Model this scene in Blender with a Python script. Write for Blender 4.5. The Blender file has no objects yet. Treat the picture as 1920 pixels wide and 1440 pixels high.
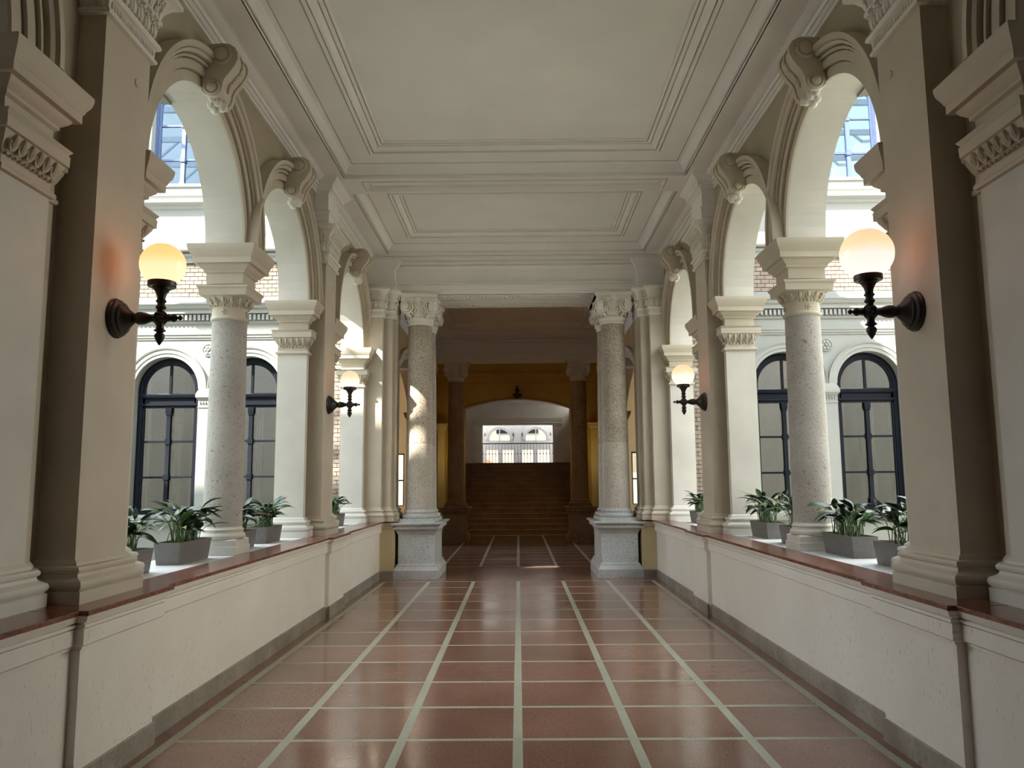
import bpy, math, random
from mathutils import Vector, Matrix
random.seed(7)
S = bpy.context.scene
COL = S.collection
PI = math.pi
R_ = math.radians

# ------------------------------------------------------------------ camera
cam = bpy.data.cameras.new('camera')
camo = bpy.data.objects.new('camera', cam)
COL.objects.link(camo)
cam.sensor_width = 36.0
cam.lens = 36.0 * 1488.9 / 1920.0
cam.clip_start = 0.05
cam.clip_end = 400
YAW, PIT, ROL = 0.00726, 0.12262, -0.00751
Fv = Vector((-math.sin(YAW) * math.cos(PIT), math.cos(YAW) * math.cos(PIT), math.sin(PIT)))
R0 = Vector((math.cos(YAW), math.sin(YAW), 0))
U0 = R0.cross(Fv)
Rv = R0 * math.cos(ROL) + U0 * math.sin(ROL)
Uv = U0 * math.cos(ROL) - R0 * math.sin(ROL)
m3 = Matrix((Rv, Uv, -Fv)).transposed()
camo.matrix_world = Matrix.Translation((0.0185, 0, 1.65)) @ m3.to_4x4()
S.camera = camo

# ------------------------------------------------------------------ world, sun, exposure
w = bpy.data.worlds.new('World')
S.world = w
w.use_nodes = True
nt = w.node_tree
bg = nt.nodes['Background']
bg.inputs[0].default_value = (0.80, 0.91, 1.0, 1)
bg.inputs[1].default_value = 1.9
sd = bpy.data.lights.new('sun', 'SUN')
sd.energy = 6.0
sd.color = (1.0, 0.93, 0.80)
sd.angle = 0.01
so = bpy.data.objects.new('sun', sd)
COL.objects.link(so)
SUN = Vector((1.0, 0.9, -1.3)).normalized()
so.rotation_euler = SUN.to_track_quat('-Z', 'Y').to_euler()
so.location = (-12, 0, 22)
S.view_settings.view_transform = 'Standard'
S.view_settings.look = 'None'
S.view_settings.gamma = 1
S.view_settings.use_curve_mapping = False
S.view_settings.exposure = 1.90
S.cycles.max_bounces = 10
S.cycles.diffuse_bounces = 7
S.cycles.glossy_bounces = 4
S.cycles.transmission_bounces = 6
S.cycles.transparent_max_bounces = 12
S.cycles.caustics_reflective = False
S.cycles.caustics_refractive = False


# ------------------------------------------------------------------ materials
def new_mat(name):
    m = bpy.data.materials.new(name)
    m.use_nodes = True
    t = m.node_tree
    return m, t, t.nodes['Principled BSDF'], t.nodes, t.links


def coords(N, L, scale=(1, 1, 1), obj=False):
    if obj:
        tc = N.new('ShaderNodeTexCoord')
        src = tc.outputs['Object']
    else:
        g = N.new('ShaderNodeNewGeometry')
        src = g.outputs['Position']
    mp = N.new('ShaderNodeMapping')
    mp.inputs['Scale'].default_value = scale
    L.new(src, mp.inputs['Vector'])
    return mp.outputs['Vector']


def noise(N, L, v, scale, detail=4, rough=0.55, dist=0.0):
    n = N.new('ShaderNodeTexNoise')
    n.inputs['Scale'].default_value = scale
    n.inputs['Detail'].default_value = detail
    n.inputs['Roughness'].default_value = rough
    n.inputs['Distortion'].default_value = dist
    L.new(v, n.inputs['Vector'])
    return n.outputs['Fac']


def ramp(N, L, f, stops):
    r = N.new('ShaderNodeValToRGB')
    e = r.color_ramp.elements
    while len(e) > len(stops):
        e.remove(e[-1])
    while len(e) < len(stops):
        e.new(0.5)
    for k, (p, c) in enumerate(stops):
        e[k].position = p
        e[k].color = (c[0], c[1], c[2], 1) if len(c) == 3 else c
    L.new(f, r.inputs['Fac'])
    return r.outputs['Color']


def mix(N, L, f, a, b, mode='MIX'):
    x = N.new('ShaderNodeMix')
    x.data_type = 'RGBA'
    x.blend_type = mode
    if isinstance(f, (int, float)):
        x.inputs[0].default_value = f
    else:
        L.new(f, x.inputs[0])
    for i, q in ((6, a), (7, b)):
        if isinstance(q, tuple):
            x.inputs[i].default_value = (q[0], q[1], q[2], 1)
        else:
            L.new(q, x.inputs[i])
    return x.outputs[2]


def bump(N, L, B, h, strength=0.3, dist=0.01):
    b = N.new('ShaderNodeBump')
    b.inputs['Strength'].default_value = strength
    b.inputs['Distance'].default_value = dist
    L.new(h, b.inputs['Height'])
    L.new(b.outputs['Normal'], B.inputs['Normal'])


def plaster(name, c, rough=0.7, var=0.10, bs=0.12):
    m, t, B, N, L = new_mat(name)
    v = coords(N, L)
    f = noise(N, L, v, 1.7, 5)
    d = tuple(x * (1 - var) for x in c)
    l = tuple(min(1, x * (1 + var * 0.6)) for x in c)
    L.new(ramp(N, L, f, [(0.3, d), (0.7, l)]), B.inputs['Base Color'])
    B.inputs['Roughness'].default_value = rough
    B.inputs['Specular IOR Level'].default_value = 0.25
    bump(N, L, B, noise(N, L, v, 45, 3), bs, 0.006)
    return m


M = {}
M['cream'] = plaster('cream_paint', (0.56, 0.50, 0.405), 0.55)
M['pier'] = plaster('cream_pier_paint', (0.63, 0.605, 0.55), 0.5)
M['olive'] = plaster('olive_wall_paint', (0.40, 0.345, 0.255), 0.7)
M['soffit'] = plaster('soffit_paint', (0.62, 0.60, 0.54), 0.55)
M['white'] = plaster('white_ceiling_paint', (0.83, 0.81, 0.785), 0.75, 0.04)
M['stucco'] = plaster('white_stucco', (0.80, 0.77, 0.71), 0.7, 0.05)
M['yellow'] = plaster('pale_yellow_wall_paint', (0.60, 0.50, 0.31), 0.7)
M['ochre'] = plaster('ochre_wall_paint', (0.47, 0.335, 0.17), 0.7)
M['facade'] = plaster('courtyard_plaster', (0.27, 0.275, 0.26), 0.8, 0.05)
M['white_bounce_render'] = plaster('white_bounce_render', (0.82, 0.80, 0.75), 0.8, 0.05)  # unseen court walls kept white to bounce light into the corridor
M['dark_rear'] = plaster('dark_rear_wall', (0.10, 0.07, 0.045), 0.6)  # unseen rear walls darkened to cut light from behind the camera
M['landing'] = plaster('landing_wall_paint', (0.60, 0.52, 0.42), 0.7)


def dado_mat():
    m, t, B, N, L = new_mat('scuffed_dado_paint')
    v = coords(N, L)
    base = ramp(N, L, noise(N, L, v, 1.3, 5), [(0.3, (0.76, 0.725, 0.66)), (0.7, (0.84, 0.81, 0.755))])
    # short slanted scuff strokes
    mp = N.new('ShaderNodeMapping')
    mp.inputs['Rotation'].default_value = (R_(-22), 0, 0)
    mp.inputs['Scale'].default_value = (1, 62, 15)
    g = N.new('ShaderNodeNewGeometry')
    L.new(g.outputs['Position'], mp.inputs['Vector'])
    st = ramp(N, L, noise(N, L, mp.outputs['Vector'], 1.2, 3, 0.6), [(0.62, (0, 0, 0)), (0.68, (1, 1, 1))])
    zone = ramp(N, L, noise(N, L, v, 1.1, 2), [(0.44, (0, 0, 0)), (0.62, (1, 1, 1))])
    mu = mix(N, L, 1.0, st, zone, 'MULTIPLY')
    L.new(mix(N, L, mu, base, (0.46, 0.40, 0.31)), B.inputs['Base Color'])
    B.inputs['Roughness'].default_value = 0.42
    B.inputs['Specular IOR Level'].default_value = 0.35
    bump(N, L, B, noise(N, L, v, 40, 3), 0.08, 0.005)
    return m


M['dado'] = dado_mat()


def speckle(name, c1, c2, dark, scale, lo, hi, rough, bs=0.2, light=None, big=None):
    m, t, B, N, L = new_mat(name)
    v = coords(N, L)
    base = ramp(N, L, noise(N, L, v, 2.2, 5), [(0.32, c1), (0.68, c2)])
    f = noise(N, L, v, scale, 3, 0.7)
    k = ramp(N, L, f, [(lo, (1, 1, 1)), (hi, (0, 0, 0))])
    col = mix(N, L, k, base, dark)
    if light:
        k2 = ramp(N, L, noise(N, L, v, scale * 0.8, 2, 0.7), [(0.62, (0, 0, 0)), (0.70, (1, 1, 1))])
        col = mix(N, L, k2, col, light)
    if big:
        k3 = ramp(N, L, noise(N, L, v, 14, 3, 0.6), [(0.26, (1, 1, 1)), (0.33, (0, 0, 0))])
        col = mix(N, L, k3, col, big)
    L.new(col, B.inputs['Base Color'])
    B.inputs['Roughness'].default_value = rough
    bump(N, L, B, f, bs, 0.01)
    return m


M['granite'] = speckle('pale_speckled_granite', (0.45, 0.405, 0.34), (0.55, 0.505, 0.44), (0.18, 0.135, 0.10), 62, 0.36, 0.47, 0.55, 0.12)
M['granite_up'] = speckle('shaded_brown_granite', (0.40, 0.34, 0.27), (0.50, 0.435, 0.36), (0.15, 0.105, 0.07), 58, 0.39, 0.49, 0.55, 0.12)  # upper drum: shade put into the browner colour, over likely weathering
M['granite_grey'] = speckle('grey_pedestal_granite', (0.44, 0.45, 0.45), (0.58, 0.59, 0.58), (0.20, 0.20, 0.20), 80, 0.37, 0.47, 0.6, 0.12)
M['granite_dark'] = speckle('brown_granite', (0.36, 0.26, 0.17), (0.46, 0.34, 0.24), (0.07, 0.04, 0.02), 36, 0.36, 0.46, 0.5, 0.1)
M['lime'] = speckle('pitted_limestone', (0.36, 0.335, 0.305), (0.48, 0.455, 0.425), (0.22, 0.175, 0.14), 42, 0.33, 0.41, 0.75, 0.8, None, (0.22, 0.15, 0.10))
M['strip'] = speckle('grey_terrazzo_strip', (0.34, 0.34, 0.25), (0.42, 0.42, 0.33), (0.20, 0.20, 0.15), 120, 0.38, 0.46, 0.35, 0.04, (0.62, 0.60, 0.52))
M['stone_base'] = speckle('brown_stone_skirting', (0.20, 0.175, 0.15), (0.38, 0.335, 0.285), (0.20, 0.17, 0.14), 26, 0.30, 0.46, 0.45, 0.06)
M['whitestone'] = speckle('white_ledge_stone', (0.62, 0.63, 0.63), (0.72, 0.73, 0.73), (0.5, 0.5, 0.5), 60, 0.3, 0.4, 0.45, 0.05)
M['stair'] = speckle('dark_red_stair_stone', (0.33, 0.225, 0.185), (0.46, 0.31, 0.26), (0.05, 0.025, 0.02), 40, 0.35, 0.46, 0.35, 0.05)


def terrazzo():
    m, t, B, N, L = new_mat('red_terrazzo')
    v = coords(N, L)
    oi = N.new('ShaderNodeObjectInfo')
    base = ramp(N, L, noise(N, L, v, 1.4, 5), [(0.3, (0.20, 0.105, 0.075)), (0.7, (0.265, 0.142, 0.102))])
    f = noise(N, L, v, 62, 3, 0.75)
    c = mix(N, L, ramp(N, L, f, [(0.36, (1, 1, 1)), (0.45, (0, 0, 0))]), base, (0.10, 0.05, 0.04))
    k2 = ramp(N, L, noise(N, L, v, 48, 2, 0.7), [(0.64, (0, 0, 0)), (0.71, (1, 1, 1))])
    c = mix(N, L, k2, c, (0.40, 0.24, 0.18))
    hs = N.new('ShaderNodeHueSaturation')
    mr = N.new('ShaderNodeMapRange')
    mr.inputs['To Min'].default_value = 0.88
    mr.inputs['To Max'].default_value = 1.12
    L.new(oi.outputs['Random'], mr.inputs['Value'])
    L.new(mr.outputs['Result'], hs.inputs['Value'])
    L.new(c, hs.inputs['Color'])
    L.new(hs.outputs['Color'], B.inputs['Base Color'])
    rr = N.new('ShaderNodeMapRange')
    rr.inputs['From Min'].default_value = 0.3
    rr.inputs['From Max'].default_value = 0.7
    rr.inputs['To Min'].default_value = 0.10
    rr.inputs['To Max'].default_value = 0.20
    L.new(noise(N, L, v, 0.9, 4), rr.inputs['Value'])
    L.new(rr.outputs['Result'], B.inputs['Roughness'])
    B.inputs['Specular IOR Level'].default_value = 0.6
    bump(N, L, B, noise(N, L, coords(N, L, (1.2, 4.0, 1)), 2.2, 2), 0.05, 0.02)
    return m


M['tile'] = terrazzo()


def red_marble():
    m, t, B, N, L = new_mat('polished_red_marble')
    v = coords(N, L, (3, 1, 3))
    c = ramp(N, L, noise(N, L, v, 9, 6, 0.7, 1.2), [(0.30, (0.07, 0.022, 0.016)), (0.52, (0.19, 0.065, 0.045)), (0.70, (0.34, 0.16, 0.11))])
    L.new(c, B.inputs['Base Color'])
    B.inputs['Roughness'].default_value = 0.18
    return m


M['marble'] = red_marble()


def simple(name, c, rough=0.5, metal=0.0, spec=0.5):
    m, t, B, N, L = new_mat(name)
    v = coords(N, L)
    f = noise(N, L, v, 22, 3)
    L.new(ramp(N, L, f, [(0.3, tuple(x * 0.86 for x in c)), (0.7, tuple(min(1, x * 1.1) for x in c))]), B.inputs['Base Color'])
    B.inputs['Roughness'].default_value = rough
    B.inputs['Metallic'].default_value = metal
    B.inputs['Specular IOR Level'].default_value = spec
    return m


M['iron'] = simple('black_bronze', (0.018, 0.014, 0.012), 0.38, 0.0, 0.5)
M['navy'] = simple('dark_navy_joinery', (0.006, 0.008, 0.014), 0.5, 0.0, 0.12)
M['bluegrey'] = simple('blue_grey_joinery', (0.07, 0.10, 0.20), 0.35)
M['whitewood'] = simple('white_joinery', (0.62, 0.63, 0.66), 0.5)
M['planter'] = simple('grey_planter', (0.150, 0.138, 0.130), 0.6)
M['soil'] = simple('dark_soil', (0.035, 0.025, 0.018), 0.95)
M['stem'] = simple('green_stem', (0.06, 0.13, 0.03), 0.5)
M['curtain'] = simple('white_curtain', (0.70, 0.69, 0.64), 0.9)
M['room'] = simple('dim_room_paint', (0.44, 0.34, 0.23), 0.9)
M['pave'] = simple('pale_court_paving', (0.78, 0.76, 0.71), 0.9)  # unseen paving, made pale to bounce light up through the arches
M['roofred'] = simple('red_roof', (0.45, 0.14, 0.07), 0.8)
M['mortar'] = simple('pale_mortar', (0.33, 0.31, 0.28), 0.95)


def leaf_mat():
    m, t, B, N, L = new_mat('dark_glossy_leaf')
    oi = N.new('ShaderNodeObjectInfo')
    L.new(ramp(N, L, oi.outputs['Random'], [(0.0, (0.007, 0.022, 0.007)), (0.6, (0.014, 0.048, 0.012)), (0.93, (0.05, 0.12, 0.02)), (1.0, (0.40, 0.30, 0.03))]), B.inputs['Base Color'])
    B.inputs['Roughness'].default_value = 0.32
    B.inputs['Subsurface Weight'].default_value = 0.0
    return m


M['leaf'] = leaf_mat()


def brick_mat():
    m, t, B, N, L = new_mat('pale_red_brick')
    oi = N.new('ShaderNodeObjectInfo')
    c = ramp(N, L, oi.outputs['Random'], [(0.0, (0.20, 0.15, 0.12)), (0.5, (0.26, 0.21, 0.175)), (1.0, (0.33, 0.28, 0.235))])
    v = coords(N, L)
    L.new(mix(N, L, noise(N, L, v, 30, 3), c, (0.24, 0.19, 0.155)), B.inputs['Base Color'])
    B.inputs['Roughness'].default_value = 0.9
    return m


M['brick'] = brick_mat()


def glass_mat(name, tint, fac):
    m = bpy.data.materials.new(name)
    m.use_nodes = True
    t = m.node_tree
    N, L = t.nodes, t.links
    N.remove(N['Principled BSDF'])
    tr = N.new('ShaderNodeBsdfTransparent')
    tr.inputs[0].default_value = (*tint, 1)
    gl = N.new('ShaderNodeBsdfGlossy')
    gl.inputs['Roughness'].default_value = 0.015
    fr = N.new('ShaderNodeFresnel')
    fr.inputs['IOR'].default_value = fac
    if fac > 2.5:
        gl.inputs[0].default_value = (0.62, 0.80, 1.0, 1)  # reflected sky of the upper panes put in as a blue tint
    mx = N.new('ShaderNodeMixShader')
    L.new(fr.outputs[0], mx.inputs[0])
    L.new(tr.outputs[0], mx.inputs[1])
    L.new(gl.outputs[0], mx.inputs[2])
    L.new(mx.outputs[0], N['Material Output'].inputs[0])
    return m


M['glass'] = glass_mat('window_glass', (0.80, 0.76, 0.70), 2.0)
M['glass_hi'] = glass_mat('sky_tinted_upper_glass', (0.6, 0.7, 0.8), 2.6)


def globe_mat(name, c, k):
    m, t, B, N, L = new_mat(name)
    tc = N.new('ShaderNodeTexCoord')
    sp = N.new('ShaderNodeSeparateXYZ')
    L.new(tc.outputs['Generated'], sp.inputs[0])
    col = ramp(N, L, sp.outputs['Z'], [(0.0, (c[0], c[1] * 1.35, c[2] * 2.2)), (0.40, (c[0], c[1] * 1.25, c[2] * 1.9)), (0.65, (c[0] * .95, c[1], c[2])), (1.0, (c[0] * 0.8, c[1] * 0.85, c[2] * 0.85))])
    B.inputs['Base Color'].default_value = (0.30, 0.24, 0.17, 1)
    B.inputs['Roughness'].default_value = 0.12
    L.new(col, B.inputs['Emission Color'])
    B.inputs['Emission Strength'].default_value = k
    return m


M['globe_a'] = globe_mat('lit_amber_globe', (0.76, 0.235, 0.085), 0.82)
M['globe_b'] = globe_mat('lit_pink_globe', (0.88, 0.40, 0.23), 0.50)


# ------------------------------------------------------------------ mesh builder
class MB:
    def __init__(s):
        s.v = []
        s.f = []

    def add(s, vs, fs):
        o = len(s.v)
        s.v += [tuple(p) for p in vs]
        s.f += [tuple(i + o for i in q) for q in fs]
        return s

    def box(s, x0, x1, y0, y1, z0, z1):
        return s.add([(x0, y0, z0), (x1, y0, z0), (x1, y1, z0), (x0, y1, z0), (x0, y0, z1), (x1, y0, z1), (x1, y1, z1), (x0, y1, z1)],
                     [(0, 3, 2, 1), (4, 5, 6, 7), (0, 1, 5, 4), (1, 2, 6, 5), (2, 3, 7, 6), (3, 0, 4, 7)])

    def rect(s, x0, x1, y0, y1, prof, cap0=True, cap1=True):
        """moulding swept round a rectangle: prof = (outward offset, z)"""
        vs, fs = [], []
        for o, z in prof:
            vs += [(x0 - o, y0 - o, z), (x1 + o, y0 - o, z), (x1 + o, y1 + o, z), (x0 - o, y1 + o, z)]
        n = len(prof)
        for i in range(n - 1):
            for k in range(4):
                a, b = i * 4 + k, i * 4 + (k + 1) % 4
                fs.append((a, b, b + 4, a + 4))
        if cap0:
            fs.append((3, 2, 1, 0))
        if cap1:
            q = (n - 1) * 4
            fs.append((q, q + 1, q + 2, q + 3))
        return s.add(vs, fs)

    def lathe(s, prof, n=28, mat=None, cap=True):
        vs, fs = [], []
        for r, z in prof:
            for k in range(n):
                a = 2 * PI * k / n
                p = Vector((r * math.cos(a), r * math.sin(a), z))
                vs.append(mat @ p if mat else p)
        m = len(prof)
        for i in range(m - 1):
            for k in range(n):
                a, b = i * n + k, i * n + (k + 1) % n
                fs.append((a, b, b + n, a + n))
        if cap:
            fs.append(tuple(range(n - 1, -1, -1)))
            fs.append(tuple(range((m - 1) * n, m * n)))
        return s.add(vs, fs)

    def prism(s, poly, fa, fb):
        n = len(poly)
        vs = [fa(p, q) for p, q in poly] + [fb(p, q) for p, q in poly]
        fs = [tuple(range(n)), tuple(range(2 * n - 1, n - 1, -1))]
        for i in range(n):
            j = (i + 1) % n
            fs.append((i, i + n, j + n, j))
        return s.add(vs, fs)

    def prism_y(s, poly, y0, y1):
        return s.prism(poly, lambda p, q: (p, y0, q), lambda p, q: (p, y1, q))

    def prism_x(s, poly, x0, x1):
        return s.prism(poly, lambda p, q: (x0, p, q), lambda p, q: (x1, p, q))

    def ell(s, c, rx, ry, rz, nu=8, nv=5, mat=None):
        vs, fs = [], []
        for i in range(nv + 1):
            t = PI * i / nv
            for k in range(nu):
                a = 2 * PI * k / nu
                p = Vector((rx * math.sin(t) * math.cos(a), ry * math.sin(t) * math.sin(a), rz * math.cos(t)))
                if mat:
                    p = mat @ p
                vs.append((p[0] + c[0], p[1] + c[1], p[2] + c[2]))
        for i in range(nv):
            for k in range(nu):
                a, b = i * nu + k, i * nu + (k + 1) % nu
                fs.append((a, a + nu, b + nu, b))
        return s.add(vs, fs)

    def tube(s, pts, r, n=6, cap=True):
        pts = [Vector(p) for p in pts]
        rs = r if isinstance(r, (list, tuple)) else [r] * len(pts)
        vs, fs = [], []
        for i, p in enumerate(pts):
            d = (pts[min(i + 1, len(pts) - 1)] - pts[max(i - 1, 0)]).normalized()
            up = Vector((0, 0, 1)) if abs(d.z) < 0.9 else Vector((0, 1, 0))
            a = d.cross(up).normalized()
            b = d.cross(a)
            for k in range(n):
                t = 2 * PI * k / n
                vs.append(p + (a * math.cos(t) + b * math.sin(t)) * rs[i])
        for i in range(len(pts) - 1):
            for k in range(n):
                q, e = i * n + k, i * n + (k + 1) % n
                fs.append((q, e, e + n, q + n))
        if cap:
            fs.append(tuple(range(n - 1, -1, -1)))
            fs.append(tuple(range((len(pts) - 1) * n, len(pts) * n)))
        return s.add(vs, fs)

    def archmold(s, P, uc, zc, prof, a0=0.0, a1=PI, n=40):
        """prof = (radius, projection); P(u, z, proj) -> point"""
        vs, fs = [], []
        m = len(prof)
        for i in range(n + 1):
            a = a0 + (a1 - a0) * i / n
            for r, p in prof:
                vs.append(P(uc + r * math.cos(a), zc + r * math.sin(a), p))
        for i in range(n):
            for k in range(m - 1):
                q = i * m + k
                fs.append((q, q + 1, q + 1 + m, q + m))
        fs.append(tuple(range(m)))
        fs.append(tuple(range(n * m + m - 1, n * m - 1, -1)))
        return s.add(vs, fs)

    def run(s, prof, A, B, P):
        """profile (p, z) extruded between stations A and B of P(t, p, z)"""
        n = len(prof)
        vs = [P(A, p, z) for p, z in prof] + [P(B, p, z) for p, z in prof]
        fs = [(i, i + 1, i + 1 + n, i + n) for i in range(n - 1)]
        fs += [tuple(range(n - 1, -1, -1)), tuple(range(n, 2 * n))]
        return s.add(vs, fs)

    def build(s, name, mat, parent=None, label=None, cat=None, group=None, kind=None, loc=None, flat=False):
        me = bpy.data.meshes.new(name)
        me.from_pydata(s.v, [], s.f)
        me.materials.append(M[mat] if isinstance(mat, str) else mat)
        if not flat:
            me.polygons.foreach_set('use_smooth', [True] * len(me.polygons))
            me.set_sharp_from_angle(angle=R_(32))
        me.validate()
        me.update()
        o = bpy.data.objects.new(name, me)
        COL.objects.link(o)
        if parent:
            o.parent = parent
        if loc:
            o.location = loc
        return tag(o, label, cat, group, kind)


def tag(o, label=None, cat=None, group=None, kind=None):
    for k, x in (('label', label), ('category', cat), ('group', group), ('kind', kind)):
        if x:
            o[k] = x
    return o


def empty(name, loc=(0, 0, 0), label=None, cat=None, group=None, kind=None, parent=None):
    o = bpy.data.objects.new(name, None)
    o.empty_display_size = 0.1
    COL.objects.link(o)
    o.location = loc
    if parent:
        o.parent = parent
    return tag(o, label, cat, group, kind)


def copy_tree(o, parent=None):
    c = o.copy()
    COL.objects.link(c)
    if parent:
        c.parent = parent
    for ch in list(o.children):
        copy_tree(ch, c)
    return c


def mirrored(root, name, label, extra=None):
    r = copy_tree(root)
    r.name = name
    r.scale = (-1, 1, 1)
    r.location.x = -root.location.x
    r['label'] = label
    return r


def arch_pts(uc, r, zs, n=28, rise=None):
    """points of an arch from left springing to right springing; rise gives a segmental arch"""
    out = []
    if rise is None:
        for i in range(n + 1):
            a = PI - PI * i / n
            out.append((uc + r * math.cos(a), zs + r * math.sin(a)))
    else:
        rr = (r * r + rise * rise) / (2 * rise)
        h = math.asin(r / rr)
        for i in range(n + 1):
            a = -h + 2 * h * i / n
            out.append((uc + rr * math.sin(a), zs + rise - rr + rr * math.cos(a)))
    return out


def arch_wall(front, reveal, P, u0, u1, zb, zt, openings, d):
    """wall face with arched openings; openings = (points, foot z); front -> faces, reveal -> jambs and soffits"""
    def quad(mb, *ps):
        mb.add(ps, [(0, 1, 2, 3)])
    x = u0
    for pts, foot in openings:
        a, b = pts[0][0], pts[-1][0]
        for dd in (0, d):
            quad(front, P(x, zb, dd), P(a, zb, dd), P(a, zt, dd), P(x, zt, dd))
            for (p, q), (r, s_) in zip(pts[:-1], pts[1:]):
                quad(front, P(p, q, dd), P(r, s_, dd), P(r, zt, dd), P(p, zt, dd))
            if foot > zb:
                quad(front, P(a, zb, dd), P(b, zb, dd), P(b, foot, dd), P(a, foot, dd))
        for (p, q), (r, s_) in zip(pts[:-1], pts[1:]):
            quad(reveal, P(p, q, 0), P(r, s_, 0), P(r, s_, d), P(p, q, d))
        for u, z in (pts[0], pts[-1]):
            if z > foot + 1e-4:
                quad(reveal, P(u, foot, 0), P(u, z, 0), P(u, z, d), P(u, foot, d))
        if foot > zb:
            quad(reveal, P(a, foot, 0), P(b, foot, 0), P(b, foot, d), P(a, foot, d))
        x = b
    for dd in (0, d):
        quad(front, P(x, zb, dd), P(u1, zb, dd), P(u1, zt, dd), P(x, zt, dd))


# =================================================================== STRUCTURE
# ------------------------------------------------------------------ floor
floor = MB().box(-9.5, 9.5, -4, 40, -0.30, -0.0008).build('floor', 'strip', label='red terrazzo floor with grey-green terrazzo strips', cat='floor', kind='structure')
SP = 0.7475
YB = 13.59
SW = 0.031


def mesh_only(mb, name, mat):
    me = bpy.data.meshes.new(name)
    me.from_pydata(mb.v, [], mb.f)
    me.materials.append(M[mat])
    return me


tile_me = mesh_only(MB().rect(-SP / 2 + SW, SP / 2 - SW, -SP / 2 + 0.024, SP / 2 - 0.024, [(0, -0.02), (0, -0.0006), (-0.0008, 0)]), 'floor_tile', 'tile')


def inst(name, me, parent, loc, rot=None, sc=None):
    o = bpy.data.objects.new(name, me)
    COL.objects.link(o)
    o.parent = parent
    o.location = loc
    if rot:
        o.rotation_euler = rot
    if sc:
        o.scale = sc
    return o


for k in range(18):
    for i in range(-3, 3):
        inst('floor_tile', tile_me, floor, ((i + 0.5) * SP, YB - (k + 0.5) * SP, 0))
for k in range(12):
    for i in range(-3, 3):
        inst('floor_tile', tile_me, floor, ((i + 0.5) * SP, 15.93 + (k + 0.5) * SP, 0))
for sx in (-1, 1):
    for k in range(9):
        y1 = YB - k * 1.5
        MB().rect(min(sx * 2.275, sx * 2.40), max(sx * 2.275, sx * 2.40), y1 - 1.498, y1, [(0, -0.02), (0, 0)]).build('border_slab', 'tile', floor, flat=True)
    for k in range(3):
        y0 = 15.93 + k * 3.0
        MB().rect(min(sx * 2.275, sx * 9), max(sx * 2.275, sx * 9), y0, y0 + 2.996, [(0, -0.02), (0, 0)]).build('border_slab', 'tile', floor, flat=True)
for k in range(6):
    x0 = -2.38 + k * 0.794
    MB().rect(x0, x0 + 0.791, YB + 0.028, 15.90, [(0, -0.02), (0, 0)]).build('border_slab', 'tile', floor, flat=True)

# ------------------------------------------------------------------ arcade wall (built on the right, mirrored to the left)
ZL = 0.985
XS = 2.69           # spandrel plane
XB = 3.06           # courtyard face
SPR = 3.97
ARCH = [(2.93, 1.03), (6.565, 1.03), (8.98, 1.03), (12.615, 1.025)]
BASE = [(.085, 0), (.085, .07), (.072, .075), (.086, .09), (.090, .108), (.084, .126), (.066, .136), (.048, .145), (.043, .165), (.054, .174), (.058, .188), (.050, .202), (.026, .208), (.022, .224), (0, .245)]
IMP = [(0, 3.60), (0, 3.70), (.022, 3.712), (.022, 3.732), (.055, 3.76), (.068, 3.782), (.068, 3.79), (.105, 3.79), (.105, 3.845), (.112, 3.852), (.12, 3.875), (.140, 3.91), (.148, 3.945), (.148, SPR), (0, SPR)]
CAPN = [(0, 3.29), (.022, 3.295), (.028, 3.31), (.022, 3.325), (.004, 3.335), (0, 3.41), (.015, 3.43), (.045, 3.48), (.052, 3.50), (.068, 3.505), (.070, 3.565), (.062, 3.575), (.080, 3.60), (0, 3.602)]

wall = empty('wall_right', label='right arcade wall of arches, pilasters and parapet', cat='wall', kind='structure')


def sides(x0, x1, y0, y1, which, step):
    """evenly spaced points on the chosen sides of a rectangle -> (point, normal)"""
    out = []
    for w_ in which:
        if w_ in 'xX':
            n = max(1, round((y1 - y0) / step))
            x = x0 if w_ == 'x' else x1
            for i in range(n):
                out.append((Vector((x, y0 + (i + .5) * (y1 - y0) / n, 0)), Vector((-1 if w_ == 'x' else 1, 0, 0))))
        else:
            n = max(1, round((x1 - x0) / step))
            y = y0 if w_ == 'y' else y1
            for i in range(n):
                out.append((Vector((x0 + (i + .5) * (x1 - x0) / n, y, 0)), Vector((0, -1 if w_ == 'y' else 1, 0))))
    return out


def frame_of(n):
    t = Vector((0, 0, 1)).cross(n)
    return Matrix((t, n, Vector((0, 0, 1)))).transposed()


def eggs(x0, x1, y0, y1, which, z, h, step, out=0.03):
    mb = MB()
    for p, n in sides(x0, x1, y0, y1, which, step):
        Fm = frame_of(n)
        q = p + n * out
        tilt = Fm @ Matrix.Rotation(R_(-25), 3, 'X')
        mb.ell((q.x, q.y, z), step * .26, h * .30, h * .52, 8, 5, tilt)
        # rim round the egg
        pts = []
        for i in range(9):
            a = PI * (1.0 + i / 8.0)
            l = tilt @ Vector((math.cos(a) * step * .40, h * .10, math.sin(a) * h * .56 + h * .1))
            pts.append((q.x + l.x, q.y + l.y, z + l.z))
        mb.tube(pts, h * .085, 5)
    for p, n in sides(x0, x1, y0, y1, which, step / 2):
        q = p + n * (out * .45)
        mb.ell((q.x, q.y, z - h * .72), step * .17, step * .15, h * .13, 6, 4)
    return mb


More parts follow.
